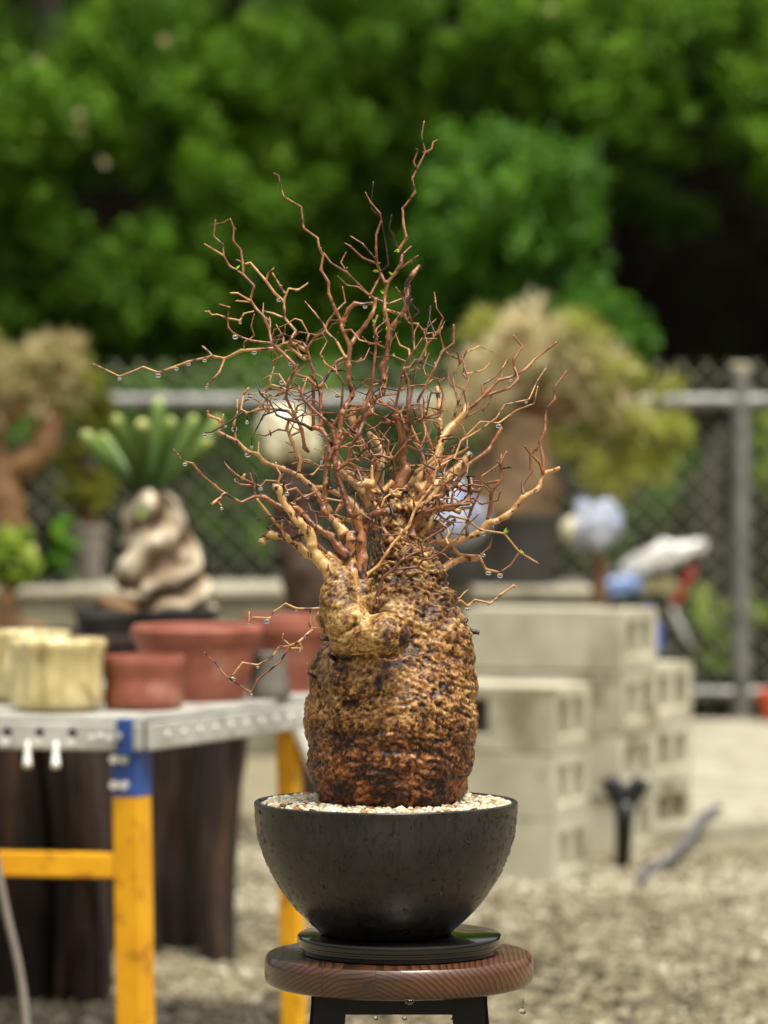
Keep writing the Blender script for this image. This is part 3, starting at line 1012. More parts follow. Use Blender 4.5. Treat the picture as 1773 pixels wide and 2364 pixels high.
# ------------------------------------------------------------------ concrete blocks
def block_mesh(name, L, Dp, H, slots='end', m=None):
    """Block with its front-right bottom corner at the origin: x from -L to 0, y from 0 to Dp; slots sunk in the x=0 face."""
    b = MB()
    g = 0.006
    ys = [0, 0.17 * Dp, 0.41 * Dp, 0.57 * Dp, 0.81 * Dp, Dp]
    zs = [0, 0.24 * H, 0.80 * H, H]

    def face(us, vs, holes, fn):
        for i in range(len(us) - 1):
            for j in range(len(vs) - 1):
                u0, u1, v0, v1 = us[i], us[i + 1], vs[j], vs[j + 1]
                if (i, j) in holes:
                    dp = 0.17
                    k = [fn(u0, v0, 0), fn(u1, v0, 0), fn(u1, v1, 0), fn(u0, v1, 0), fn(u0, v0, dp), fn(u1, v0, dp), fn(u1, v1, dp), fn(u0, v1, dp)]
                    b.add(k, [(4, 5, 6, 7), (0, 1, 5, 4), (1, 2, 6, 5), (2, 3, 7, 6), (3, 0, 4, 7)])
                else:
                    b.add([fn(u0, v0, 0), fn(u1, v0, 0), fn(u1, v1, 0), fn(u0, v1, 0)], [(0, 1, 2, 3)])
    face(ys, zs, {(1, 1), (3, 1)}, lambda u, v, q: (-q, u, v))
    xs = [-L, -0.75 * L, -0.52 * L, 0]
    face(xs, zs, {(1, 1)} if slots == 'both' else set(), lambda u, v, q: (u, q, v))
    b.add([(-L, 0, 0), (-L, Dp, 0), (-L, Dp, H), (-L, 0, H)], [(3, 2, 1, 0)])
    b.add([(-L, Dp, 0), (0, Dp, 0), (0, Dp, H), (-L, Dp, H)], [(3, 2, 1, 0)])
    b.add([(-L, 0, 0), (0, 0, 0), (0, Dp, 0), (-L, Dp, 0)], [(3, 2, 1, 0)])
    b.add([(-L, 0, H), (0, 0, H), (0, Dp, H), (-L, Dp, H)], [(0, 1, 2, 3)])
    v = np.concatenate(b.v)
    me = bpy.data.meshes.new(name)
    me.from_pydata(v.tolist(), [], b.f)
    bm = bmesh.new()
    bm.from_mesh(me)
    bmesh.ops.remove_doubles(bm, verts=bm.verts, dist=1e-5)
    bmesh.ops.recalc_face_normals(bm, faces=bm.faces)
    bm.to_mesh(me)
    bm.free()
    me.materials.append(M['block'])
    return me


BH = 0.1775
wide = block_mesh('concrete_block', 0.39, 0.25, BH)
wide2 = block_mesh('concrete_block', 0.39, 0.25, BH, 'both')
slim = block_mesh('concrete_block', 0.10, 0.25, BH)
ORD = ['bottom', 'second from the bottom', 'third from the bottom', 'top']


def stack(corner_px, dist, yaw, courses, meshes, text, z0=0.0):
    x = MM(corner_px - CX, dist)
    for i in range(courses):
        o = bpy.data.objects.new('concrete_block', meshes[i % len(meshes)] if not isinstance(meshes, dict) else meshes.get(i, meshes[0]))
        COL.objects.link(o)
        o.location = (x + random.uniform(-0.006, 0.006), dist + random.uniform(-0.008, 0.008), z0 + i * (BH + 0.005))
        o.rotation_euler.z = math.radians(yaw + random.uniform(-1.2, 1.2))
        bv = o.modifiers.new('bevel', 'BEVEL')
        bv.width = 0.006
        bv.segments = 2
        place = 'top' if i == courses - 1 else ORD[i]
        tag(o, text.format(place), 'block', 'hollow concrete blocks stacked on the gravel')


stack(1285, 10.5, -25, 3, {0: wide, 2: wide2}, 'pale concrete block with two slots, {} of the nearest stack')
stack(1368, 11.25, -16, 4, [wide], 'pale concrete block, {} of the tall wide stack behind the caudex')
stack(1436, 11.2, -28, 4, [slim], 'pale concrete block with slots, {} of the tall narrow stack')
stack(1508, 11.62, -32, 3, [wide], 'pale concrete block with slots, {} of the lower rightmost stack')

# black forked stake and hose by the blocks
b = MB()
d = 10.95
xk = MM(1440 - CX, d)
root = thing('forked_stake', 'black plastic fork-topped stake standing between the block stacks', 'stake', (xk, d, 0))
b.tube([(xk - 0.003, d, 0.0), P(1441, 1900, d), P(1444, 1850, d)], [0.022, 0.026, 0.034], 10)
b.build('shaft', M['black_plastic'], root)
for s in (-1, 1):
    b = MB()
    b.tube([P(1444, 1862, d), P(1444 + 14 * s, 1838, d), P(1444 + 34 * s, 1808, d), P(1444 + 40 * s, 1796, d)], [0.03, 0.03, 0.028, 0.026], 10)
    b.build('prong', M['black_plastic'], root)
b = MB()
b.tube([P(1408, 1808, d), P(1444, 1822, d), P(1482, 1804, d)], 0.016, 8)
b.build('bridge', M['black_plastic'], root)
d = 10.4
hp = [(1478, 2020), (1500, 1985), (1545, 1965), (1585, 1925), (1618, 1893), (1660, 1888)]
dd = [10.5, 10.75, 10.9, 11.25, 11.6, 11.9]
hz = [0.02, 0.025, 0.03, 0.04, 0.085, 0.085]
hpts = []
for (x, y), q, z in zip(hp, dd, hz):
    hpts.append((MM(x - CX, q), q, z))
hpts = np.array(hpts)
t = np.linspace(0, len(hpts) - 1, 31)
hpts = np.stack([np.interp(t, range(len(hpts)), hpts[:, i]) for i in range(3)], 1)
for _ in range(6):
    hpts[1:-1] = (hpts[:-2] + 2 * hpts[1:-1] + hpts[2:]) / 4
b = MB()
b.tube(hpts, 0.013, 10)
o = b.build('hose', M['hose'])
tag(o, 'blue-grey hose lying on the gravel beside the block stacks', 'hose')

# ------------------------------------------------------------------ work table with pots
TZ = 0.71
ux, uy = np.array([0.435, 0.90]), np.array([-0.985, 0.17])     # right edge going back, front edge going left
ux /= np.linalg.norm(ux)
uy /= np.linalg.norm(uy)
C0 = np.array([MM(330 - CX, 7.0), 7.0])
TW, TL = 1.25, 1.15


def tp(a, c, z):
    """Point on the table: a metres along the right edge, c metres along the front edge."""
    q = C0 + ux * a + uy * c
    return np.array([q[0], q[1], z])


root = thing('work_table', 'grey steel-topped work table with yellow and blue trestle legs', 'table', (C0[0], C0[1], 0))


def prism(b, pts2, z0, z1):
    n = len(pts2)
    b.add([(p[0], p[1], z0) for p in pts2] + [(p[0], p[1], z1) for p in pts2],
          [tuple(range(n, 2 * n)), tuple(range(n - 1, -1, -1))] + [(i, (i + 1) % n, n + (i + 1) % n, n + i) for i in range(n)])


nb = 5
for i in range(nb):
    a0, a1 = TL * i / nb, TL * (i + 1) / nb - 0.003
    b = MB()
    prism(b, [tp(a0, 0, 0), tp(a0, TW, 0), tp(a1, TW, 0), tp(a1, 0, 0)], TZ - 0.012, TZ)
    b.build('top_plank', M['galv'], root, smooth=False, bevel=0.003)


def bar(name, p, q, w, h, m, parent=None):
    """Rectangular bar between two points, w across, h high."""
    p, q = np.array(p), np.array(q)
    b = MB()
    ax = q - p
    ln = np.linalg.norm(ax)
    ax = ax / ln
    up_ = np.array([0, 0, 1.0]) if abs(ax[2]) < 0.9 else np.array([ux[0], ux[1], 0])
    sd = np.cross(ax, up_)
    sd /= np.linalg.norm(sd)
    up_ = np.cross(sd, ax)
    v = [e + sd * s * w / 2 + up_ * t_ * h / 2 for e in (p, q) for s, t_ in ((-1, -1), (1, -1), (1, 1), (-1, 1))]
    b.add(v, [(3, 2, 1, 0), (4, 5, 6, 7), (0, 1, 5, 4), (1, 2, 6, 5), (2, 3, 7, 6), (3, 0, 4, 7)])
    return b.build(name, m, root, parent=parent, smooth=False, bevel=0.004)


fr = bar('edge_rail', tp(-0.006, -0.004, TZ - 0.037), tp(-0.006, TW, TZ - 0.037), 0.012, 0.05, M['galv'])
sr = bar('edge_rail', tp(-0.002, -0.010, TZ - 0.037), tp(TL, -0.010, TZ - 0.037), 0.012, 0.05, M['galv'])
bar('edge_rail', tp(TL + 0.006, 0, TZ - 0.037), tp(TL + 0.006, TW, TZ - 0.037), 0.012, 0.05, M['galv'])


def disc(name, c, r, nrm, m, parent, th=0.004):
    c, nrm = np.array(c), np.array(nrm) / np.linalg.norm(nrm)
    b = MB()
    b.tube([c - nrm * th / 2, c + nrm * th / 2], r, 16)
    return b.build(name, m, root, parent=parent, smooth='angle')


nf = np.array([-ux[0], -ux[1], 0])
ns = np.array([-uy[0], -uy[1], 0])
for c in (0.125, 0.187, 0.248, 0.31, 0.37):
    p = tp(-0.0135, c, TZ - 0.03)
    disc('hole', p, 0.008, nf, M['black_plastic'], fr)
    disc('rivet', p + np.array([-0.004, 0, -0.017]), 0.009, nf, M['white_plastic'], fr)
for i in range(4):
    disc('rivet', tp(-0.0135, 0.04 + 0.017 * i, TZ - 0.035 - 0.004 * (i % 2)), 0.006, nf, M['white_plastic'], fr)
for i in range(16):
    disc('rivet', tp(0.06 + 0.062 * i, -0.0175, TZ - 0.036), 0.007, ns, M['white_plastic'], sr)
for px in (68, 135):
    c = (330 - px) / F * 7.05
    p = tp(-0.016, c, TZ - 0.058)
    b = MB()
    b.tube([p + np.array([0, 0.006, 0.012]), p, p + np.array([0, -0.002, -0.028]), p + np.array([0, -0.006, -0.034])], [0.004, 0.005, 0.008, 0.009], 10)
    b.build('hook', M['white_plastic'], root)
# trestle legs
lx, ly = 0.028, 0.035
for a, c in ((lx, ly), (0.66, ly), (lx, TW - 0.1), (0.66, TW - 0.1)):
    base = tp(a, c, 0) + np.array([0.01, 0, 0])
    top = tp(a, c, 0.565)
    lw_ = 0.054 if a == lx else 0.04
    leg = bar('leg', base, top, lw_, lw_, M['yellow'])
    if a == lx:
        sl_ = bar('leg_sleeve', tp(a, c, 0.562), tp(a, c, 0.655), 0.056, 0.056, M['blue'])
        bar('leg_bracket', tp(-0.022, c - 0.012, 0.64), tp(-0.022, c - 0.012, 0.708), 0.03, 0.016, M['blue'])
        disc('bracket_bolt', tp(-0.034, c - 0.004, 0.676), 0.008, nf, M['galv'], None, 0.008)
        for z in (0.632, 0.585):
            for s in (-1, 1):
                disc('bolt', tp(a - 0.031, c + 0.008 + 0.009 * s, z), 0.0085, nf, M['white_plastic'], sl_, 0.008)
    else:
        sl_ = bar('leg_sleeve', tp(a, c, 0.562), tp(a, c, 0.69), 0.042, 0.042, M['yellow'])
bar('brace', tp(lx, ly + 0.027, 0.435), tp(lx, TW - 0.127, 0.435), 0.03, 0.046, M['yellow'])
b = MB()
g0, g1, g2 = tp(0.58, -0.016, TZ - 0.062), tp(0.80, -0.016, TZ - 0.062), tp(0.68, -0.016, TZ - 0.17)
off = np.array([uy[0], uy[1], 0]) * 0.012
b.add([g0, g1, g2, g0 + off, g1 + off, g2 + off], [(0, 1, 2), (5, 4, 3), (0, 3, 4, 1), (1, 4, 5, 2), (2, 5, 3, 0)])
b.build('gusset', M['white_plastic'], root, smooth=False)
b = MB()
hp = np.array([P(-40, 1860, 6.95), P(-5, 2000, 6.95), P(15, 2110, 6.95), P(45, 2230, 6.95), P(60, 2340, 6.95), P(62, 2420, 6.95)])
t = np.linspace(0, 5, 26)
hp = np.stack([np.interp(t, range(6), hp[:, i]) for i in range(3)], 1)
for _ in range(5):
    hp[1:-1] = (hp[:-2] + 2 * hp[1:-1] + hp[2:]) / 4
b.tube(hp, 0.007, 8)
o = b.build('cable', M['grey_pot'])
tag(o, 'pale grey cable hanging beside the table at the left edge', 'cable')


def at_table(px, a):
    """Table position whose centre shows at photo column px, a metres back."""
    best = min(np.linspace(-0.3, 1.3, 400), key=lambda c: abs((C0 + ux * a + uy * c)[0] / (C0 + ux * a + uy * c)[1] * F + CX - px))
    return tp(a, best, TZ)


# fluted cream pot
c = at_table(133, 0.13)
o = MB()
rr = MM(107, c[1])
o.lathe(c, [(rr * 0.76, 0), (rr * 0.78, 0.006), (rr * 0.95, 0.012), (rr * 0.99, 0.022), (rr * 0.97, 0.05), (rr * 0.95, 0.08), (rr * 0.98, 0.108), (rr * 1.02, 0.118), (rr * 1.03, 0.128), (rr * 0.99, 0.135), (rr * 0.9, 0.135), (rr * 0.86, 0.12), (rr * 0.84, 0.05), (0.004, 0.045)], 72,
        mod=lambda t, z: 1 + (0.04 * np.sin(14 * t) if 0.008 < z < 0.14 else 0))
tag(o.build('cream_pot', M['cream']), 'cream fluted ceramic pot at the front of the table', 'pot')
c = at_table(62, 0.36)
o = MB()
o.lathe(c, [(rr * 0.72, 0), (rr * 0.78, 0.014), (rr * 0.96, 0.03), (rr * 1.0, 0.08), (rr * 0.9, 0.122), (rr * 0.92, 0.13), (rr * 0.92, 0.138), (rr * 0.84, 0.138), (rr * 0.86, 0.1), (0.004, 0.09)], 72,
        mod=lambda t, z: 1 + (0.035 * np.sin(18 * t) if 0.02 < z < 0.19 else 0))
tag(o.build('cream_pot', M['cream']), 'cream ceramic pot mostly hidden behind the fluted one', 'pot')
# small terracotta pot
c = at_table(334, 0.22)
o = MB()
rr = MM(96, c[1])
o.lathe(c, [(rr * 0.82, 0), (rr * 0.92, 0.006), (rr * 0.97, 0.016), (rr * 0.93, 0.04), (rr * 0.93, 0.066), (rr * 0.99, 0.078), (rr * 1.0, 0.094), (rr * 0.97, 0.1), (rr * 0.88, 0.1), (rr * 0.82, 0.06), (0.004, 0.05)], 56)
tag(o.build('terracotta_pot', M['terra'], smooth='angle'), 'short round red terracotta pot next to the cream pot', 'pot')
# large terracotta bowl
c = at_table(455, 0.50)
o = MB()
rr = MM(150, c[1])
o.lathe(c, [(rr * 0.74, 0), (rr * 0.76, 0.005), (rr * 0.86, 0.06), (rr * 0.93, 0.112), (rr * 0.98, 0.116), (rr * 1.02, 0.136), (rr * 0.97, 0.146), (rr * 0.86, 0.144), (rr * 0.8, 0.1), (0.004, 0.04)], 64)
tag(o.build('terracotta_bowl', M['terra'], smooth='angle'), 'large flaring red terracotta bowl behind the short red pot', 'pot')
c = at_table(668, 0.80)
o = MB()
rr = MM(108, c[1])
o.lathe(c, [(rr * 0.7, 0), (rr * 0.72, 0.005), (rr * 0.84, 0.07), (rr * 0.92, 0.115), (rr * 1.0, 0.12), (rr * 1.02, 0.146), (rr * 0.98, 0.155), (rr * 0.86, 0.153), (rr * 0.8, 0.1), (0.004, 0.04)], 64)
tag(o.build('terracotta_bowl', M['terra'], smooth='angle'), 'red terracotta planter half hidden behind the caudex', 'pot')
c = at_table(622, 0.56)
o = MB()
rr = MM(46, c[1])
M['grey_stone'] = mat('grey_stone_pot', lin(84, 80, 72), lin(116, 110, 100), 14, 0.7, 0.3)
o.lathe(c, [(rr * 0.98, 0), (rr * 1.05, 0.006), (rr, 0.03), (rr * 0.86, 0.06), (rr * 0.9, 0.088), (rr * 0.8, 0.092), (rr * 0.7, 0.06), (0.004, 0.05)], 40)
tag(o.build('grey_pot', M['grey_stone'], smooth='angle'), 'small dark grey pot between the two red planters', 'pot')

# ------------------------------------------------------------------ dark upright timbers behind the table, striped caudex on top
for i, (px, wpx, dist, hgt, ry, words) in enumerate((
        (30, 170, 8.3, 0.66, 0.02, 'dark old timber post farthest left under the table'),
        (165, 120, 8.25, 0.67, -0.01, 'brown weathered timber post second from the left under the table'),
        (285, 130, 9.1, 0.72, 0.0, 'blackened timber post directly behind the yellow table leg'),
        (400, 140, 9.15, 0.705, 0.01, 'broad blackened timber post right of the yellow table leg'),
        (515, 92, 8.95, 0.72, 0.0, 'reddish brown timber post rightmost of the row under the table'))):
    w_ = MM(wpx, dist)
    b = MB()
    nz_, nt_ = 26, 28
    th = np.linspace(0, 2 * math.pi, nt_, endpoint=False)
    vv = []
    for zi, z in enumerate(np.linspace(0, hgt, nz_)):
        ca, sa = np.cos(th), np.sin(th)
        sq = 1 / np.maximum(np.abs(ca), np.abs(sa)) ** 0.8          # squared section
        rr = sq * (1 + 0.16 * fbm(np.stack([ca * 2.2 + i * 5, sa * 2.2, np.full(nt_, z * 4.0)], 1), 4, 50 + i) + 0.1 * fbm(np.stack([ca * 7 + i, sa * 7, np.full(nt_, z * 1.2)], 1), 2, 60 + i))
        vv.append(np.stack([rr * ca * w_ / 2 + 0.02 * math.sin(z * 5 + i), rr * sa * 0.1, np.full(nt_, z)], 1))
    ff = [(q * nt_ + j, q * nt_ + (j + 1) % nt_, (q + 1) * nt_ + (j + 1) % nt_, (q + 1) * nt_ + j) for q in range(nz_ - 1) for j in range(nt_)]
    ff += [tuple(range(nt_ - 1, -1, -1)), tuple((nz_ - 1) * nt_ + j for j in range(nt_))]
    b.add(np.concatenate(vv), ff)
    o = b.build('timber_post', M['timber'], smooth='angle')
    o.location = (MM(px - CX, dist), dist + 0.1, 0)
    tag(o, words, 'timber', 'upright timbers behind the table')
b = MB()
b.box((MM(290 - CX, 9.3), 9.35, 0.737), (0.78, 0.5, 0.03))
o = b.build('plank', M['timber'], smooth=False, bevel=0.006)
tag(o, 'dark plank laid over the timber posts, under the striped caudex', 'plank')
d = 9.45
c0 = P(385, 1450, d)
c0[2] = 0.752
root = thing('striped_caudex_plant', 'striped cream and brown caudex with thick green finger leaves', 'plant', c0)
b = MB()
b.lathe((c0[0] - 0.05, d, 0.752), [(0.15, 0), (0.17, 0.006), (0.175, 0.04), (0.185, 0.045), (0.185, 0.055), (0.165, 0.055), (0.16, 0.045), (0.004, 0.045)], 40)
b.build('tray', M['dark_pot'], root, smooth='angle')
prof = [(1470, 392, 95), (1440, 390, 100), (1413, 389, 102), (1370, 372, 108), (1328, 366, 108), (1290, 366, 98), (1244, 368, 82), (1200, 360, 72), (1165, 350, 66), (1146, 345, 54), (1134, 341, 34), (1126, 339, 10)]
v, f, tn = [], [], []
n = 72
th = np.linspace(0, 2 * math.pi, n, endpoint=False)
ys = np.linspace(1470, 1126, 60)
pa = np.array(prof)[::-1]
for i, y in enumerate(ys):
    cx_, hw = np.interp(y, pa[:, 0], pa[:, 1]), np.interp(y, pa[:, 0], pa[:, 2])
    cc = P(cx_, y, d)
    r = MM(hw, d)
    wp = fbm(np.stack([np.cos(th) * 1.7, np.sin(th) * 1.7, np.full(n, y * 0.012)], 1), 3, 8)
    tw = th * 3 + (y - 1250) * 0.05 * (1 + 0.5 * (y > 1300) * (y - 1300) / 100) + 2.2 * wp
    rd = np.sin(tw)
    nz = vnoise(np.stack([np.cos(th) * 3, np.sin(th) * 3, np.full(n, y * 0.02)], 1), 4)
    rr = r * (0.92 + 0.10 * rd + 0.10 * nz + 0.08 * wp)
    v.append(np.stack([cc[0] + rr * np.cos(th), cc[1] + rr * np.sin(th) * 0.9, np.full(n, cc[2])], 1))
    tn.append(np.clip(0.5 + 0.4 * rd + 0.3 * nz, 0, 1))
m_ = len(ys)
f = [(i * n + j, i * n + (j + 1) % n, (i + 1) * n + (j + 1) % n, (i + 1) * n + j) for i in range(m_ - 1) for j in range(n)]
f.append(tuple((m_ - 1) * n + j for j in range(n)))
b = MB()
b.add(np.concatenate(v), f, np.concatenate(tn))
M['striped'] = tone_mat('striped_caudex_bark', [(0, lin(58, 42, 26)), (0.3, lin(98, 76, 52)), (0.6, lin(156, 138, 112)), (1, lin(206, 194, 170))], 0.7, 0.3, 0.3, 50, 0.5, 80)
b.build('caudex', M['striped'], root)
b = MB()
lumpy(b, [P(300, 1440, d - 0.05), P(262, 1405, d - 0.08), P(228, 1385, d - 0.08)], [0.05, 0.035, 0.018], 10)
b.build('root', M['tan_bark'], root)
fing = [((335, 1140), (285, 1110), (190, 995), 19), ((334, 1138), (300, 1070), (266, 958), 17), ((337, 1136), (330, 1060), (328, 968), 20), ((340, 1136), (362, 1040), (366, 918), 17),
        ((343, 1136), (385, 1060), (396, 962), 17), ((346, 1138), (410, 1070), (450, 958), 16), ((348, 1140), (430, 1090), (508, 962), 17), ((338, 1138), (300, 1100), (232, 1000), 15),
        ((346, 1140), (400, 1110), (486, 1012), 15), ((334, 1135), (328, 1160), (326, 1200), 8)]
for q, (a_, m1, e, w_) in enumerate(fing):
    dz = [-0.02, -0.08, -0.12, 0.06, -0.05, 0.05, 0.08, 0.1, -0.1, -0.1][q]
    pts = np.array([P(*a_, d), P(*m1, d + dz * 0.6), P(*e, d + dz)])
    t = np.concatenate([np.linspace(0, 0.85, 9), [0.9, 0.94, 0.97, 0.987, 1.0]])
    pp = (1 - t)[:, None] ** 2 * pts[0] + 2 * (t * (1 - t))[:, None] * pts[1] + (t ** 2)[:, None] * pts[2]
    R_ = MM(w_, d)
    rr = R_ * np.interp(t, [0, 0.3, 0.7, 0.88, 0.95, 0.985, 1], [0.5, 0.68, 0.95, 1.0, 0.86, 0.55, 0.15])
    b = MB()
    tone = np.repeat(np.interp(t, [0, 0.5, 0.85, 1], [0.1, 0.5, 0.7, 0.95]), 12)
    b.tube(pp, rr, 12, True, tone)
    b.build('finger_leaf', M['finger'], root)
# dark tray and small brown pot beside it
c = (MM(245 - CX, 9.2), 9.2, 0.752)
o = MB()
o.lathe(c, [(0.05, 0), (0.055, 0.004), (0.062, 0.04), (0.066, 0.042), (0.066, 0.05), (0.056, 0.05), (0.05, 0.03), (0.003, 0.03)], 32)
tag(o.build('dark_pot', M['dark_pot'], smooth='angle'), 'low dark pot left of the striped caudex', 'pot')
d = 12.4
c = (MM(75 - CX, d), d, 0.0)
root = thing('brown_pot', 'tan-topped dark planter behind the cream pots', 'pot', c)
pot(root, c, 0.09, 0.11, 0.57, M['dark_pot'], soil=False)
b = MB()
b.lathe((c[0], c[1], 0.55), [(0.098, 0), (0.075, 0.05), (0.03, 0.085), (0.003, 0.09)], 24, mod=lambda t, z: 1 + 0.12 * np.sin(3 * t + 40 * z))
b.build('caudex', M['tan_bark'], root)

# ================================================================== stool, stand and bowl
D0 = 4.4
K = D0 / F
SX = MM(921 - CX, D0)          # stool axis
BXc = MM(891 - CX, D0)         # bowl axis
ST = 0.6217                    # top of the seat
SR = MM(310, D0)


def wood_mat():
    m, nt, bs = node_mat('wet_stained_pine')
    N, Lk = nt.nodes, nt.links
    tc = N.new('ShaderNodeTexCoord')
    oi = N.new('ShaderNodeObjectInfo')
    ad = N.new('ShaderNodeVectorMath')
    ad.operation = 'MULTIPLY_ADD'
    cb = N.new('ShaderNodeCombineXYZ')
    for i in (0, 1, 2):
        Lk.new(oi.outputs['Random'], cb.inputs[i])
    ad.inputs[1].default_value = (0.05, 0.0, 0.02)
    Lk.new(cb.outputs[0], ad.inputs[0])
    mp = N.new('ShaderNodeMapping')
    mp.inputs['Location'].default_value = (0.01, 0.0, 0.055)
    mp.inputs['Scale'].default_value = (1.0, 0.12, 1.0)
    Lk.new(tc.outputs['Object'], ad.inputs[2])
    Lk.new(ad.outputs[0], mp.inputs['Vector'])
    nz = N.new('ShaderNodeTexNoise')
    nz.inputs['Scale'].default_value = 16
    nz.inputs['Detail'].default_value = 3
    Lk.new(mp.outputs[0], nz.inputs['Vector'])
    mul = N.new('ShaderNodeVectorMath')
    mul.operation = 'SCALE'
    mul.inputs['Scale'].default_value = 0.016
    Lk.new(nz.outputs['Color'], mul.inputs[0])
    av = N.new('ShaderNodeVectorMath')
    Lk.new(mp.outputs[0], av.inputs[0])
    Lk.new(mul.outputs[0], av.inputs[1])
    wv = N.new('ShaderNodeTexWave')
    wv.wave_type = 'RINGS'
    wv.rings_direction = 'Y'
    wv.wave_profile = 'SAW'
    wv.inputs['Scale'].default_value = 62
    wv.inputs['Distortion'].default_value = 0.8
    wv.inputs['Detail'].default_value = 2
    Lk.new(av.outputs[0], wv.inputs['Vector'])
    rp = N.new('ShaderNodeValToRGB')
    el = rp.color_ramp.elements
    el[0].position, el[0].color = 0.0, lin(134, 80, 36)
    el[1].position, el[1].color = 1.0, lin(40, 23, 11)
    e = el.new(0.55)
    e.color = lin(110, 62, 27)
    e = el.new(0.82)
    e.color = lin(60, 35, 15)
    Lk.new(wv.outputs['Fac'], rp.inputs['Fac'])
    # blotchy stain
    n2 = N.new('ShaderNodeTexNoise')
    n2.inputs['Scale'].default_value = 9
    n2.inputs['Detail'].default_value = 4
    Lk.new(tc.outputs['Object'], n2.inputs['Vector'])
    mr = N.new('ShaderNodeMapRange')
    mr.inputs['From Min'].default_value = 0.3
    mr.inputs['From Max'].default_value = 0.7
    mr.inputs['To Min'].default_value = 0.2
    mr.inputs['To Max'].default_value = 0.66
    Lk.new(n2.outputs['Fac'], mr.inputs['Value'])
    mx = N.new('ShaderNodeMixRGB')
    mx.blend_type = 'MULTIPLY'
    mx.inputs['Fac'].default_value = 1.0
    Lk.new(rp.outputs[0], mx.inputs['Color1'])
    Lk.new(mr.outputs[0], mx.inputs['Color2'])
    Lk.new(mx.outputs[0], bs.inputs['Base Color'])
    bs.inputs['Roughness'].default_value = 0.42
    bs.inputs['Coat Weight'].default_value = 0.45
    bs.inputs['Coat Roughness'].default_value = 0.07
    bp = N.new('ShaderNodeBump')
    bp.inputs['Strength'].default_value = 0.25
    bp.inputs['Distance'].default_value = 0.001
    Lk.new(wv.outputs['Fac'], bp.inputs['Height'])
    Lk.new(bp.outputs[0], bs.inputs['Normal'])
    return m


M['pine'] = wood_mat()
M['black_steel'] = mat('black_powder_steel', lin(8, 8, 8), lin(15, 14, 13), 30, 0.4, 0.08, 300, spec=0.25)
M['knot'] = mat('dark_knot', lin(24, 12, 8), lin(44, 22, 14), 200, 0.4, coat=0.5)
root = thing('wooden_stool', 'round wet pine stool with a thick seat and black steel legs', 'stool', (SX, D0, 0))
# seat glued from boards: each board is the disc cut between two lines, edges rounded over
TH = 0.034
cuts = [-SR - 0.01, MM(747 - 921, D0), MM(868 - 921, D0), MM(1020 - 921, D0), SR + 0.01]
rings = [(0.90, 0.0), (0.965, 0.0), (0.988, 0.0025), (1.0, 0.008), (1.0, TH - 0.010), (0.992, TH - 0.004), (0.975, TH - 0.0008), (0.95, TH)]


def seat_board(x0, x1):
    bm = bmesh.new()
    n = 160
    th = np.linspace(0, 2 * math.pi, n, endpoint=False)
    loops = []
    for s, z in rings:
        loops.append([bm.verts.new((SR * s * math.cos(t), SR * s * math.sin(t), z)) for t in th])
    for a, c in zip(loops[:-1], loops[1:]):
        for j in range(n):
            bm.faces.new((a[j], a[(j + 1) % n], c[(j + 1) % n], c[j]))
    bm.faces.new(loops[0][::-1])
    bm.faces.new(loops[-1])
    for x, sgn in ((x0 + 0.00012, -1), (x1 - 0.00012, 1)):
        if abs(x) < SR:
            r = bmesh.ops.bisect_plane(bm, geom=bm.verts[:] + bm.edges[:] + bm.faces[:], plane_co=(x, 0, 0), plane_no=(sgn, 0, 0), clear_outer=True)
            ed = [e for e in r['geom_cut'] if isinstance(e, bmesh.types.BMEdge)]
            bmesh.ops.edgeloop_fill(bm, edges=ed)
    me = bpy.data.meshes.new('seat_board')
    bm.to_mesh(me)
    bm.free()
    o = obj('seat_board', me, M['pine'], root, 'angle')
    o.location = (0, 0, ST - TH)
    return o


for x0, x1 in zip(cuts[:-1], cuts[1:]):
    sb = seat_board(x0, x1)
    if x0 < MM(850 - 921, D0) < x1:
        t = math.asin(MM(850 - 921, D0) / SR)
        c = np.array([SX + SR * math.sin(t), D0 - SR * math.cos(t), ST - 0.019])
        b = MB()
        nn = np.array([math.sin(t), -math.cos(t), 0])
        b.tube([c - nn * 0.004, c + nn * 0.0006], 0.0072, 20)
        k_ = b.build('knot', M['knot'], root, smooth='angle')
# steel frame
apz = ST - TH
lw = 0.04
for sx in (-1, 1):
    for sy in (-1, 1):
        tx_, ty_ = sx * 0.098, sy * 0.085
        bx_, by_ = sx * 0.15, sy * 0.135
        b = MB()
        # angle-iron leg: two flanges
        for fx, fy, wx, wy in ((0, 0, lw, 0.004), (0, 0, 0.004, lw)):
            v = []
            for (px_, py_, pz_) in ((tx_, ty_, apz - 0.0005), (bx_, by_, 0.0)):
                x_a, x_b = (px_ - sx * wx if wx > 0.01 else px_ - sx * 0.004), px_
                y_a, y_b = (py_ - sy * wy if wy > 0.01 else py_ - sy * 0.004), py_
                v += [(SX + x_a, D0 + y_a, pz_), (SX + x_b, D0 + y_a, pz_), (SX + x_b, D0 + y_b, pz_), (SX + x_a, D0 + y_b, pz_)]
            b.add(v, [(3, 2, 1, 0), (4, 5, 6, 7), (0, 1, 5, 4), (1, 2, 6, 5), (2, 3, 7, 6), (3, 0, 4, 7)])
        b.build('leg', M['black_steel'], root, smooth=False)
for sy in (-1, 1):
    b = MB()
    b.box((SX, D0 + sy * 0.0845, apz - 0.0125), (0.19, 0.003, 0.024))
    b.build('apron', M['black_steel'], root, smooth=False)
for sx in (-1, 1):
    b = MB()
    b.box((SX + sx * 0.0975, D0, apz - 0.0125), (0.003, 0.165, 0.024))
    b.build('apron', M['black_steel'], root, smooth=False)
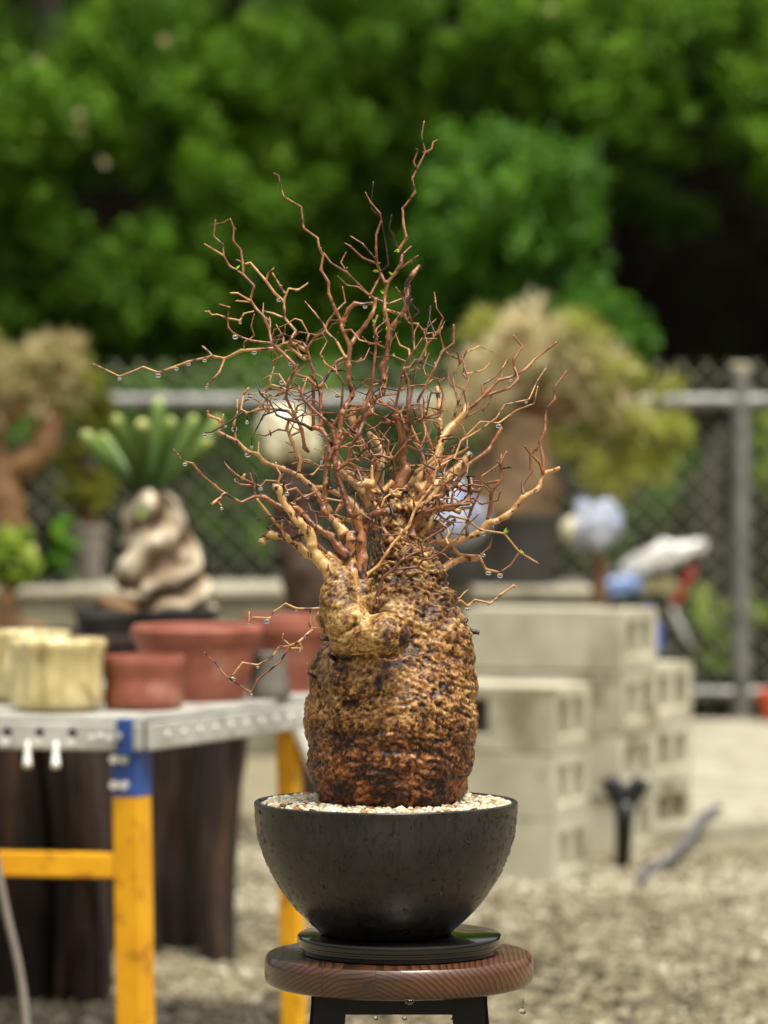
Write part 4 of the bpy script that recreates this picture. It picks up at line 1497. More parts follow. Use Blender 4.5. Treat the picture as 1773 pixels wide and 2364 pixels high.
for z, q in ((0.2, 0.128),):
    for sy in (-1, 1):
        b = MB()
        b.tube([(SX - 0.127, D0 + sy * 0.112, z), (SX + 0.127, D0 + sy * 0.112, z)], 0.006, 8)
        b.build('stretcher', M['black_steel'], root)

# black round stand under the bowl
M['stand'] = mat('black_lacquer', lin(7, 6, 5), lin(16, 13, 9), 14, 0.14, 0.05, 200, coat=0.6, spec=0.3)
DX = MM(922 - CX, D0)
r = MM(236, D0)
o = MB()
h = 0.0215
o.lathe((DX, D0, ST + 0.0004), [(r * 0.93, 0), (r * 0.95, 0.001), (r * 0.955, 0.005), (r * 0.975, 0.0062), (r * 0.975, 0.0085), (r * 0.985, 0.0092), (r * 0.985, 0.0112), (r * 0.998, 0.0122), (r, 0.0145), (r, h - 0.003), (r * 0.994, h - 0.001), (r * 0.98, h), (r * 0.5, h), (0.002, h)], 128)
o = o.build('round_stand', M['stand'], smooth='angle')
tag(o, 'thin round black lacquered stand between bowl and stool', 'stand')

# bowl
def bowl_mat():
    m, nt, bs = node_mat('charcoal_glaze')
    N, Lk = nt.nodes, nt.links
    tc = N.new('ShaderNodeTexCoord')
    mp = N.new('ShaderNodeMapping')
    mp.inputs['Scale'].default_value = (1, 1, 0.13)
    Lk.new(tc.outputs['Object'], mp.inputs['Vector'])
    n1 = N.new('ShaderNodeTexNoise')
    n1.inputs['Scale'].default_value = 110
    n1.inputs['Detail'].default_value = 7
    n1.inputs['Roughness'].default_value = 0.65
    Lk.new(mp.outputs[0], n1.inputs['Vector'])
    n2 = N.new('ShaderNodeTexNoise')
    n2.inputs['Scale'].default_value = 14
    n2.inputs['Detail'].default_value = 4
    Lk.new(tc.outputs['Object'], n2.inputs['Vector'])
    ma = N.new('ShaderNodeMath')
    ma.operation = 'MULTIPLY_ADD'
    ma.inputs[1].default_value = 0.55
    Lk.new(n1.outputs['Fac'], ma.inputs[0])
    mb = N.new('ShaderNodeMath')
    mb.operation = 'MULTIPLY'
    mb.inputs[1].default_value = 0.45
    Lk.new(n2.outputs['Fac'], mb.inputs[0])
    Lk.new(mb.outputs[0], ma.inputs[2])
    rp = N.new('ShaderNodeValToRGB')
    rp.color_ramp.elements[0].position = 0.38
    rp.color_ramp.elements[0].color = lin(20, 20, 20)
    rp.color_ramp.elements[1].position = 0.66
    rp.color_ramp.elements[1].color = lin(46, 44, 41)
    Lk.new(ma.outputs[0], rp.inputs['Fac'])
    Lk.new(rp.outputs[0], bs.inputs['Base Color'])
    mr = N.new('ShaderNodeMapRange')
    mr.inputs['From Min'].default_value = 0.35
    mr.inputs['From Max'].default_value = 0.65
    mr.inputs['To Min'].default_value = 0.2
    mr.inputs['To Max'].default_value = 0.42
    Lk.new(ma.outputs[0], mr.inputs['Value'])
    Lk.new(mr.outputs[0], bs.inputs['Roughness'])
    bs.inputs['Specular IOR Level'].default_value = 0.4
    bp = N.new('ShaderNodeBump')
    bp.inputs['Strength'].default_value = 0.04
    bp.inputs['Distance'].default_value = 0.0005
    Lk.new(n1.outputs['Fac'], bp.inputs['Height'])
    Lk.new(bp.outputs[0], bs.inputs['Normal'])
    return m


M['bowl'] = bowl_mat()
BZ = ST + 0.0004 + h + 0.0003          # bottom of bowl
RIM = 0.7955
prof_px = [(1866, 303.5), (1900, 301.5), (1938, 296), (1983, 281), (2038, 254), (2087, 221), (2117, 192), (2142, 165), (2152, 152)]
yy = np.array([p[0] for p in prof_px], float)
rr_ = np.array([p[1] for p in prof_px], float) * K
zz = RIM - (yy - 1852) * K
zf = np.linspace(zz[0], zz[-1], 40)
rf = np.interp(zf, zz[::-1], rr_[::-1])
for _ in range(4):
    rf[1:-1] = (rf[:-2] + 2 * rf[1:-1] + rf[2:]) / 4
ro = MM(304, D0)
outer = [(rf[-1] * 0.96, BZ), (rf[-1], BZ + 0.001)] + [(a, z) for a, z in zip(rf[::-1], zf[::-1]) if z > BZ + 0.003]
lip = [(ro + 0.0003, RIM - 0.004), (ro, RIM - 0.0012), (ro - 0.0012, RIM), (ro - 0.0052, RIM), (ro - 0.0065, RIM - 0.0012), (ro - 0.007, RIM - 0.012), (ro - 0.012, RIM - 0.03), (ro * 0.7, RIM - 0.1), (0.003, RIM - 0.11)]
root = thing('black_bowl', 'charcoal glazed bowl pot with rain drops, holding the caudex', 'bowl', (BXc, D0, BZ))
b = MB()
b.lathe((BXc, D0, 0), outer + lip, 192)
bo = b.build('bowl_body', M['bowl'], root, smooth='angle')
PROF_Z = np.array([z for a, z in outer])
PROF_R = np.array([a for a, z in outer])

# rain droplets on the bowl wall: tiny domes
dv, df = ico(2)
dv = dv[:, :]
k = 1500
th = RNG.uniform(math.pi + 0.02, 2 * math.pi - 0.02, k)
zd = BZ + 0.006 + (RIM - 0.006 - BZ) * RNG.beta(2.0, 1.25, k)
rd = np.interp(zd, PROF_Z, PROF_R)
sl_ = np.gradient(PROF_R, PROF_Z)
sd = np.interp(zd, PROF_Z, sl_)
rad = np.exp(RNG.normal(math.log(0.0007), 0.45, k)).clip(0.00035, 0.002)
big = RNG.random(k) < 0.05
rad[big] *= 1.5
el_ = np.where(rad > 0.0009, RNG.uniform(1.1, 2.0, k), RNG.uniform(0.9, 1.2, k))
nr = np.stack([np.cos(th), np.sin(th), -sd], 1)
nr /= np.linalg.norm(nr, axis=1)[:, None]
ta = np.stack([-np.sin(th), np.cos(th), np.zeros(k)], 1)
vt = np.cross(nr, ta)
pos = np.stack([BXc + rd * np.cos(th), D0 + rd * np.sin(th), zd], 1)
v = (pos[:, None, :] + dv[None, :, :1] * rad[:, None, None] * ta[:, None, :] + dv[None, :, 1:2] * (rad * el_)[:, None, None] * vt[:, None, :]
     + dv[None, :, 2:3] * (rad * 0.65)[:, None, None] * nr[:, None, :])
b = MB()
b.v = [v.reshape(-1, 3)]
b.n = v.shape[0] * v.shape[1]
b.f = (df[None] + (np.arange(k) * len(dv))[:, None, None]).reshape(-1, 3).tolist()
stuff(b.build('rain_droplets', M['water'], root))

# pumice pebbles on top of the soil
b = MB()
b.lathe((BXc, D0, RIM - 0.012), [(ro - 0.0085, 0), (ro * 0.5, 0.004), (0.003, 0.005)], 64)
b.build('soil', M['soil'], root)
M['pebble'] = tone_mat('pumice_pebbles', [(0, lin(40, 28, 20)), (0.07, lin(98, 58, 34)), (0.16, lin(140, 92, 50)), (0.3, lin(156, 124, 76)), (0.5, lin(164, 148, 114)), (0.8, lin(184, 174, 148)), (1, lin(206, 200, 182))], 0.55, 0.4, 0.10, 300, 0.5, 900)
k = 950
a_ = RNG.uniform(0, 2 * math.pi, k)
q = np.sqrt(RNG.uniform(0.25, 1, k)) * (ro - 0.012)
pp = np.stack([BXc + q * np.cos(a_), D0 + q * np.sin(a_), np.zeros(k)], 1)
tx0 = MM(900 - CX, D0)
dist = np.hypot(pp[:, 0] - tx0, pp[:, 1] - D0)
keep = dist > MM(150, D0)
pp, dist, q = pp[keep], dist[keep], q[keep]
k = len(pp)
ps = np.exp(RNG.normal(math.log(0.0044), 0.2, k)).clip(0.0028, 0.0066)
# relax a little so they do not sit inside one another
for _ in range(30):
    for j0 in range(0, k, 400):
        dlt = pp[j0:j0 + 400, None, :2] - pp[None, :, :2]
        dn = np.linalg.norm(dlt, axis=2) + 1e-9
        want = (ps[j0:j0 + 400, None] + ps[None]) * 0.9
        push = np.where((dn < want) & (dn > 1e-8), (want - dn) / dn * 0.25, 0)
        pp[j0:j0 + 400, :2] += (dlt * push[:, :, None]).sum(1)
    rr0 = np.hypot(pp[:, 0] - BXc, pp[:, 1] - D0)
    lim = ro - 0.0115
    s = np.where(rr0 > lim, lim / rr0, 1.0)
    pp[:, 0] = BXc + (pp[:, 0] - BXc) * s
    pp[:, 1] = D0 + (pp[:, 1] - D0) * s
rr0 = np.hypot(pp[:, 0] - BXc, pp[:, 1] - D0)
pp[:, 2] = RIM - 0.0050 + 0.0035 * (1 - rr0 / ro) + RNG.uniform(-0.0012, 0.0026, k)
tn = RNG.beta(3.2, 1.3, k)
tn = np.where(RNG.random(k) < 0.2, RNG.uniform(0.0, 0.32, k), 0.25 + 0.75 * tn)
pb = stones('pumice_pebbles', pp, ps, tn, M['pebble'], 2, 0.78)
tag(stuff(pb), 'cream, tan and brown pumice pebbles covering the soil in the bowl', 'pebbles')

# drops under the seat
def drop_mesh(name, s=1.0, neck=0.35):
    b = MB()
    pr = [(0.02, -1.0), (0.45, -0.92), (0.8, -0.68), (0.98, -0.3), (1.0, 0.0), (0.9, 0.3), (0.68, 0.55), (neck, 0.78), (neck * 0.55, 0.95), (0.02, 1.0)]
    b.lathe((0, 0, 0), pr, 16)
    me = bpy.data.meshes.new(name)
    me.from_pydata(np.concatenate(b.v).tolist(), [], b.f)
    me.polygons.foreach_set('use_smooth', [True] * len(me.polygons))
    me.materials.append(M['water'])
    return me


DROP = drop_mesh('water_drop')


def drop(c, r, label, group=None, sz=1.0):
    o = bpy.data.objects.new('water_drop', DROP)
    COL.objects.link(o)
    o.location = Vector([float(x) for x in c])
    o.scale = (r, r, r * sz)
    tag(o, label, 'water drop', group)
    return o


tf = D0 - 0.14
c = P(1206, 2334, D0 - 0.02)
o = drop(c, 0.0042, 'clear round drop falling on a thread of water from the seat edge', None, 1.0)
b = MB()
b.tube([P(1209, 2278, D0 - 0.02) - c, P(1208, 2300, D0 - 0.02) - c, P(1207, 2322, D0 - 0.02) - c], [0.0008, 0.0006, 0.0007], 6)
th_o = b.build('water_thread', M['water'], parent=o)
th_o.scale = (1 / 0.0042,) * 3
c = P(945, 2311, D0 - 0.150)
drop(c, 0.0052, 'wide drop hanging under the front of the stool seat', None, 0.8)
for px, lab in ((934, 'small drop under the middle of the steel apron'), (1046, 'small drop under the right part of the steel apron'), (868, 'small drop under the left part of the steel apron')):
    drop(P(px, 2350, D0 - 0.0845), 0.0032, lab, None, 0.8)

# ================================================================== the caudex plant
def Q(px, py, w=0.0):
    """Pixel px, py with a depth offset of w photograph pixels at the plant's distance."""
    return P(px, py, D0 + w * K)


PX0 = MM(902 - CX, D0)
plant = thing('caudex_plant', 'bare fat-trunked caudex plant with warty brown bark and zigzag twigs in the black bowl', 'plant', (PX0, D0, RIM - 0.008))

sv, sf = ico(4)
tmp = MB()


def blob(px, py, w, rx, ry, rz):
    tmp.add(Q(px, py, w) + sv * np.array([rx, rz, ry]) * K, sf.tolist())


def limb(pts):
    """Smooth chain of spheres: (px, py, w, r)."""
    pts = np.array(pts, float)
    for a, c in zip(pts[:-1], pts[1:]):
        n_ = max(2, int(np.linalg.norm(a[:3] - c[:3]) / (0.35 * min(a[3], c[3]))) + 1)
        for t in np.linspace(0, 1, n_):
            q = a + (c - a) * t
            blob(q[0], q[1], q[2], q[3], q[3], q[3])


blob(901, 1660, 0, 201, 200, 188)
blob(901, 1745, 0, 193, 160, 182)
blob(903, 1800, 0, 180, 120, 172)
blob(985, 1560, 10, 118, 165, 130)
blob(870, 1570, -20, 160, 130, 150)
blob(960, 1470, 15, 112, 130, 120)
blob(1000, 1500, 0, 92, 120, 100)
limb([(930, 1450, 20, 128), (935, 1390, 25, 108), (934, 1340, 25, 88), (930, 1300, 22, 75), (926, 1262, 20, 60), (921, 1215, 18, 50), (920, 1180, 16, 46), (922, 1155, 16, 36), (926, 1140, 16, 28)])
blob(985, 1325, 0, 45, 30, 45)
blob(1000, 1385, 0, 55, 40, 50)
# pale front lobe with its rounded knob
limb([(835, 1640, -90, 95), (838, 1580, -105, 95), (836, 1550, -105, 84), (822, 1508, -100, 52), (806, 1462, -190, 52), (798, 1435, -195, 53), (787, 1405, -190, 47), (785, 1365, -180, 40), (792, 1340, -175, 33)])
limb([(800, 1456, -190, 50), (845, 1464, -205, 42), (888, 1468, -218, 55), (894, 1468, -220, 55)])
blob(775, 1430, -175, 42, 42, 40)
limb([(822, 1400, -172, 36), (838, 1360, -165, 26)])
limb([(772, 1380, -175, 36), (768, 1330, -178, 24), (765, 1300, -178, 20)])
src = tmp.build('trunk_source', None, smooth=False)
rm = src.modifiers.new('remesh', 'REMESH')
rm.mode = 'VOXEL'
rm.voxel_size = 0.00165
bpy.context.view_layer.update()
dg = bpy.context.evaluated_depsgraph_get()
me = bpy.data.meshes.new_from_object(src.evaluated_get(dg))
bpy.data.objects.remove(src, do_unlink=True)
nv = len(me.vertices)
co = np.empty(nv * 3, np.float32)
me.vertices.foreach_get('co', co)
co = co.reshape(-1, 3).astype(float)
ne = len(me.edges)
ed = np.empty(ne * 2, np.int32)
me.edges.foreach_get('vertices', ed)
ed = ed.reshape(-1, 2)
deg = np.bincount(ed.ravel(), minlength=nv)[:, None]


def lap(x, it, lam=0.5):
    for _ in range(it):
        s = np.zeros_like(x)
        np.add.at(s, ed[:, 0], x[ed[:, 1]])
        np.add.at(s, ed[:, 1], x[ed[:, 0]])
        x = x + lam * (s / deg - x)
    return x


co = lap(co, 9)


def normals(x):
    me.vertices.foreach_set('co', x.ravel().astype(np.float32))
    me.update()
    nn = np.empty(nv * 3, np.float32)
    me.vertex_normals.foreach_get('vector', nn)
    return nn.reshape(-1, 3).astype(float)


nm = normals(co)
# photograph coordinates of every vertex (used to place folds and stains on the bark itself)
U = co[:, 0] / co[:, 1] * F + CX
V = HOR - (co[:, 2] - EYE) / co[:, 1] * F
Wd = (co[:, 1] - D0) / K
lobe = np.clip((1565 - V) / 70, 0, 1) * np.clip((-60 - Wd) / 45, 0, 1) * np.clip((960 - U) / 40, 0, 1)
lobe = lap(lobe[:, None], 8)[:, 0]
low = np.clip((V - 1640) / 170, 0, 1)

g = co * 1000.0      # millimetres
gx_ = (U - 902) * K * 1000
zsl = g[:, 2] + 0.5 * np.maximum(gx_ - 5, 0) + 0.004 * gx_ ** 2 * (gx_ < 5)
swirl = np.stack([g[:, 0], g[:, 1], zsl], 1)
wv = np.array([3, 3, 4.0]) * np.stack([fbm(g / 20, 3, 21), fbm(g / 20, 3, 22), fbm(g / 20, 3, 23)], 1)
f1, f2, cid = worley((swirl + wv) / np.array([10.5, 10.5, 4.6]), 5)
b1, b2, cid2 = worley((swirl + wv) / np.array([4.6, 4.6, 2.7]), 15)
wart = np.clip(f2 - f1, 0, 0.5) * 2
fine = np.clip(b2 - b1, 0, 0.5) * 2
# wrinkle lines
lines = np.sin((swirl[:, 2] + 8.0 * fbm(g / 19, 4, 31)) / 1.6) * np.clip(0.45 + 1.2 * fbm(g / 24, 2, 33), 0, 1)
big = fbm(g / 40, 3, 41)
mid = fbm(g / 13, 3, 45)
upper = np.clip((1480 - V) / 120, 0, 1) * (1 - lobe)
amp = (1 - 0.7 * lobe)
disp = 2.6 * big + 1.9 * mid
grain = fbm(g / np.array([4.6, 4.6, 3.4]), 3, 141)
grain2 = fbm(g / 1.9, 2, 143)
disp += (1.0 - 0.4 * lobe) * (0.85 * grain + 0.4 * grain2)
fmask = np.clip(0.45 + 1.2 * fbm(g / 30, 2, 151), 0, 1) * (1 - 0.92 * lobe)
fold = (1 - np.abs(np.sin((zsl + 7.0 * fbm(g / 42, 3, 153)) * math.pi / 17.0))) ** 5
disp -= 2.6 * fold * fmask
disp += amp * (0.28 + 1.1 * upper) * (wart - 0.45) * 2.2 * (0.5 + cid)
disp += amp * 0.6 * (fine - 0.4)
disp += 0.75 * lines * (1 - 0.9 * lobe) * (1 - 0.5 * low)
# deep horizontal creases that sag in the middle


def crease(v0, u0, curve, width, depth, ulo, uhi, tilt=0.0):
    vc = v0 + curve * ((U - u0) / 100.0) ** 2 + tilt * (U - u0) / 100.0 + 9 * fbm(g / 30, 2, int(v0))
    edge = np.clip((U - ulo) / 40, 0, 1) * np.clip((uhi - U) / 40, 0, 1)
    return -depth * np.exp(-((V - vc) / width) ** 2) * edge * (Wd < 60)


disp += crease(1608, 840, -14, 5.5, 3.4, 735, 950, 2)
disp += crease(1640, 850, -16, 4, 1.4, 720, 960)
disp += crease(1696, 830, -12, 5, 2.8, 705, 940)
disp += crease(1738, 960, -4, 5, 1.5, 840, 1090, 24)
disp += crease(1772, 780, -10, 6, 2.4, 690, 905, 18)
disp += crease(1826, 960, -5, 6, 1.4, 860, 1080, -12)
disp += crease(1668, 770, -8, 4, 1.5, 690, 860, -6)
disp += crease(1518, 850, -12, 7, 3.6, 750, 960, 6)
for i in range(9):
    disp += crease(1380 + 30 * i, 1010, 5, 4.0, 1.15, 880, 1120, 40)
for i in range(6):
    disp += crease(1290 + 22 * i, 930, -6, 4.0, 1.2, 820, 1060, 8)
# scattered scar pits, and shallow dark bands in the crease under the knob
pits = [(810, 1626, 26, 9, 4.0), (770, 1700, 9, 9, 3.2), (1008, 1712, 22, 8, 3.2), (875, 1578, 12, 24, 1.8), (912, 1345, 8, 18, 4.5), (985, 1660, 9, 7, 2.5), (1040, 1700, 10, 9, 2.5),
        (960, 1500, 9, 10, 2.0), (930, 1485, 8, 14, 1.8), (905, 1650, 14, 6, 2.0), (936, 1474, 14, 30, 1.0), (905, 1530, 40, 10, 0.8), (800, 1518, 40, 8, 0.8), (915, 1440, 8, 8, 1.2), (890, 1490, 10, 6, 1.2), (820, 1440, 9, 14, 2.4), (1050, 1600, 8, 8, 2.0), (1062, 1640, 10, 8, 2.4), (985, 1735, 14, 8, 2.4), (890, 1735, 18, 7, 2.2), (1020, 1580, 8, 9, 2.0)]
scar = np.zeros(nv)
for u, v_, a, c, dpt in pits:
    q = np.exp(-(((U - u) / a) ** 2 + ((V - v_) / c) ** 2)) * (Wd < 40)
    disp -= dpt * q * 0.8
    scar = np.maximum(scar, q)
co2 = co + nm * (disp / 1000.0)[:, None]
co2 = lap(co2, 1, 0.35)
normals(co2)

# colour of the bark: pale lobe, golden warts, dark reddish wet foot, black scars, darker folds and knob crease
spk = fbm(g / 3.2, 3, 61)
pat = fbm(g / 22, 4, 71)
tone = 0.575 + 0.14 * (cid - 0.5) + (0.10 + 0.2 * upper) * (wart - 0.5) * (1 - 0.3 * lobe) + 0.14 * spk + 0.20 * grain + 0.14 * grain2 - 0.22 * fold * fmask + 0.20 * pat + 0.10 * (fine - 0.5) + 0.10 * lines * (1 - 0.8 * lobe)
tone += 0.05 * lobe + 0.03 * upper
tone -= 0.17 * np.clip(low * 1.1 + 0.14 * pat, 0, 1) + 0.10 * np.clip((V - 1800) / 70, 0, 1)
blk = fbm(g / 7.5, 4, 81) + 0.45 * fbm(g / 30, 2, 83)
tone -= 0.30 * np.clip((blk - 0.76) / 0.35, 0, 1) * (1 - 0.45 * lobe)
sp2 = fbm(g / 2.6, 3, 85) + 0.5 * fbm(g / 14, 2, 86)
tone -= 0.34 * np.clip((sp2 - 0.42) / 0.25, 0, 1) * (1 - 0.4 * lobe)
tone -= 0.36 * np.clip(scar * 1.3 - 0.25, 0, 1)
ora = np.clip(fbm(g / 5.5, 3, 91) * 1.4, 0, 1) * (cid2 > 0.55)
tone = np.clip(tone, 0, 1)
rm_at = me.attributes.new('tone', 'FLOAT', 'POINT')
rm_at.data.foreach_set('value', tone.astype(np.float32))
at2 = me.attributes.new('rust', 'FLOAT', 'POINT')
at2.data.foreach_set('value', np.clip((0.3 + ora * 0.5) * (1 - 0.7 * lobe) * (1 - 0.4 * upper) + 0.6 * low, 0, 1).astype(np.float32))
off = np.array(plant.location)
me.vertices.foreach_set('co', (co2 - off).ravel().astype(np.float32))
me.update()


def bark_mat():
    m, nt, bs = node_mat('warty_wet_bark')
    N, Lk = nt.nodes, nt.links
    tc = N.new('ShaderNodeTexCoord')
    a1 = N.new('ShaderNodeAttribute')
    a1.attribute_name = 'tone'
    a2 = N.new('ShaderNodeAttribute')
    a2.attribute_name = 'rust'
    nz = N.new('ShaderNodeTexNoise')
    nz.inputs['Scale'].default_value = 620
    nz.inputs['Detail'].default_value = 4
    Lk.new(tc.outputs['Object'], nz.inputs['Vector'])
    ma = N.new('ShaderNodeMath')
    ma.operation = 'MULTIPLY_ADD'
    ma.inputs[1].default_value = 0.34
    Lk.new(nz.outputs['Fac'], ma.inputs[0])
    sb = N.new('ShaderNodeMath')
    sb.operation = 'SUBTRACT'
    sb.inputs[1].default_value = 0.17
    Lk.new(a1.outputs['Fac'], sb.inputs[0])
    Lk.new(sb.outputs[0], ma.inputs[2])
    rp = N.new('ShaderNodeValToRGB')
    el = rp.color_ramp.elements
    stops = [(0.0, lin(16, 10, 7)), (0.16, lin(40, 23, 13)), (0.34, lin(80, 52, 26)), (0.52, lin(128, 94, 50)), (0.72, lin(172, 138, 82)), (0.92, lin(206, 180, 126))]
    el[0].position, el[0].color = stops[0]
    el[1].position, el[1].color = stops[-1]
    for p_, c_ in stops[1:-1]:
        e = el.new(p_)
        e.color = c_
    Lk.new(ma.outputs[0], rp.inputs['Fac'])
    rr = N.new('ShaderNodeValToRGB')
    el = rr.color_ramp.elements
    stops = [(0.0, lin(16, 9, 6)), (0.16, lin(44, 22, 12)), (0.34, lin(84, 44, 22)), (0.55, lin(128, 74, 36)), (0.9, lin(180, 124, 68))]
    el[0].position, el[0].color = stops[0]
    el[1].position, el[1].color = stops[-1]
    for p_, c_ in stops[1:-1]:
        e = el.new(p_)
        e.color = c_
    Lk.new(ma.outputs[0], rr.inputs['Fac'])
    mx = N.new('ShaderNodeMixRGB')
    Lk.new(a2.outputs['Fac'], mx.inputs['Fac'])
    Lk.new(rp.outputs[0], mx.inputs['Color1'])
    Lk.new(rr.outputs[0], mx.inputs['Color2'])
    Lk.new(mx.outputs[0], bs.inputs['Base Color'])
    bs.inputs['Roughness'].default_value = 0.34
    bs.inputs['Specular IOR Level'].default_value = 0.32
    bz = N.new('ShaderNodeTexNoise')
    bz.inputs['Scale'].default_value = 900
    bz.inputs['Detail'].default_value = 4
    Lk.new(tc.outputs['Object'], bz.inputs['Vector'])
    bp = N.new('ShaderNodeBump')
    bp.inputs['Strength'].default_value = 0.5
    bp.inputs['Distance'].default_value = 0.0012
    Lk.new(bz.outputs['Fac'], bp.inputs['Height'])
    Lk.new(bp.outputs[0], bs.inputs['Normal'])
    return m


M['bark'] = bark_mat()
me.name = 'trunk'
while len(me.materials):
    me.materials.pop()
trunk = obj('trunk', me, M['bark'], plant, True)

# ------------------------------------------------------------------ branches traced one by one
CR = {'A': (200, 250, 2.765), 'B': (700, 250, 2.765), 'C': (400, 850, 3.318), 'D': (850, 850, 3.318), 'E': (550, 1300, 2.552), 'F': (550, 880, 6.636),
      'G': (600, 1080, 5.53), 'H': (680, 1380, 3.687), 'I': (680, 650, 5.53), 'J': (680, 900, 5.53), 'K': (860, 1130, 5.53), 'L': (1000, 1100, 4.74),
      'M': (450, 1050, 5.53), 'N': (0, 780, 2.37), 'P': (0, 1380, 2.304), 'R': (640, 1180, 4.608), 'S': (0, 0, 1.0)}


def pts_of(s):
    out, c = [], None
    for w_ in s.split():
        if w_[0].isalpha():
            c = CR[w_[0]]
            w_ = w_[1:]
        x, y = w_.split(',')
        out.append((c[0] + float(x) / c[2], c[1] + float(y) / c[2]))
    return out


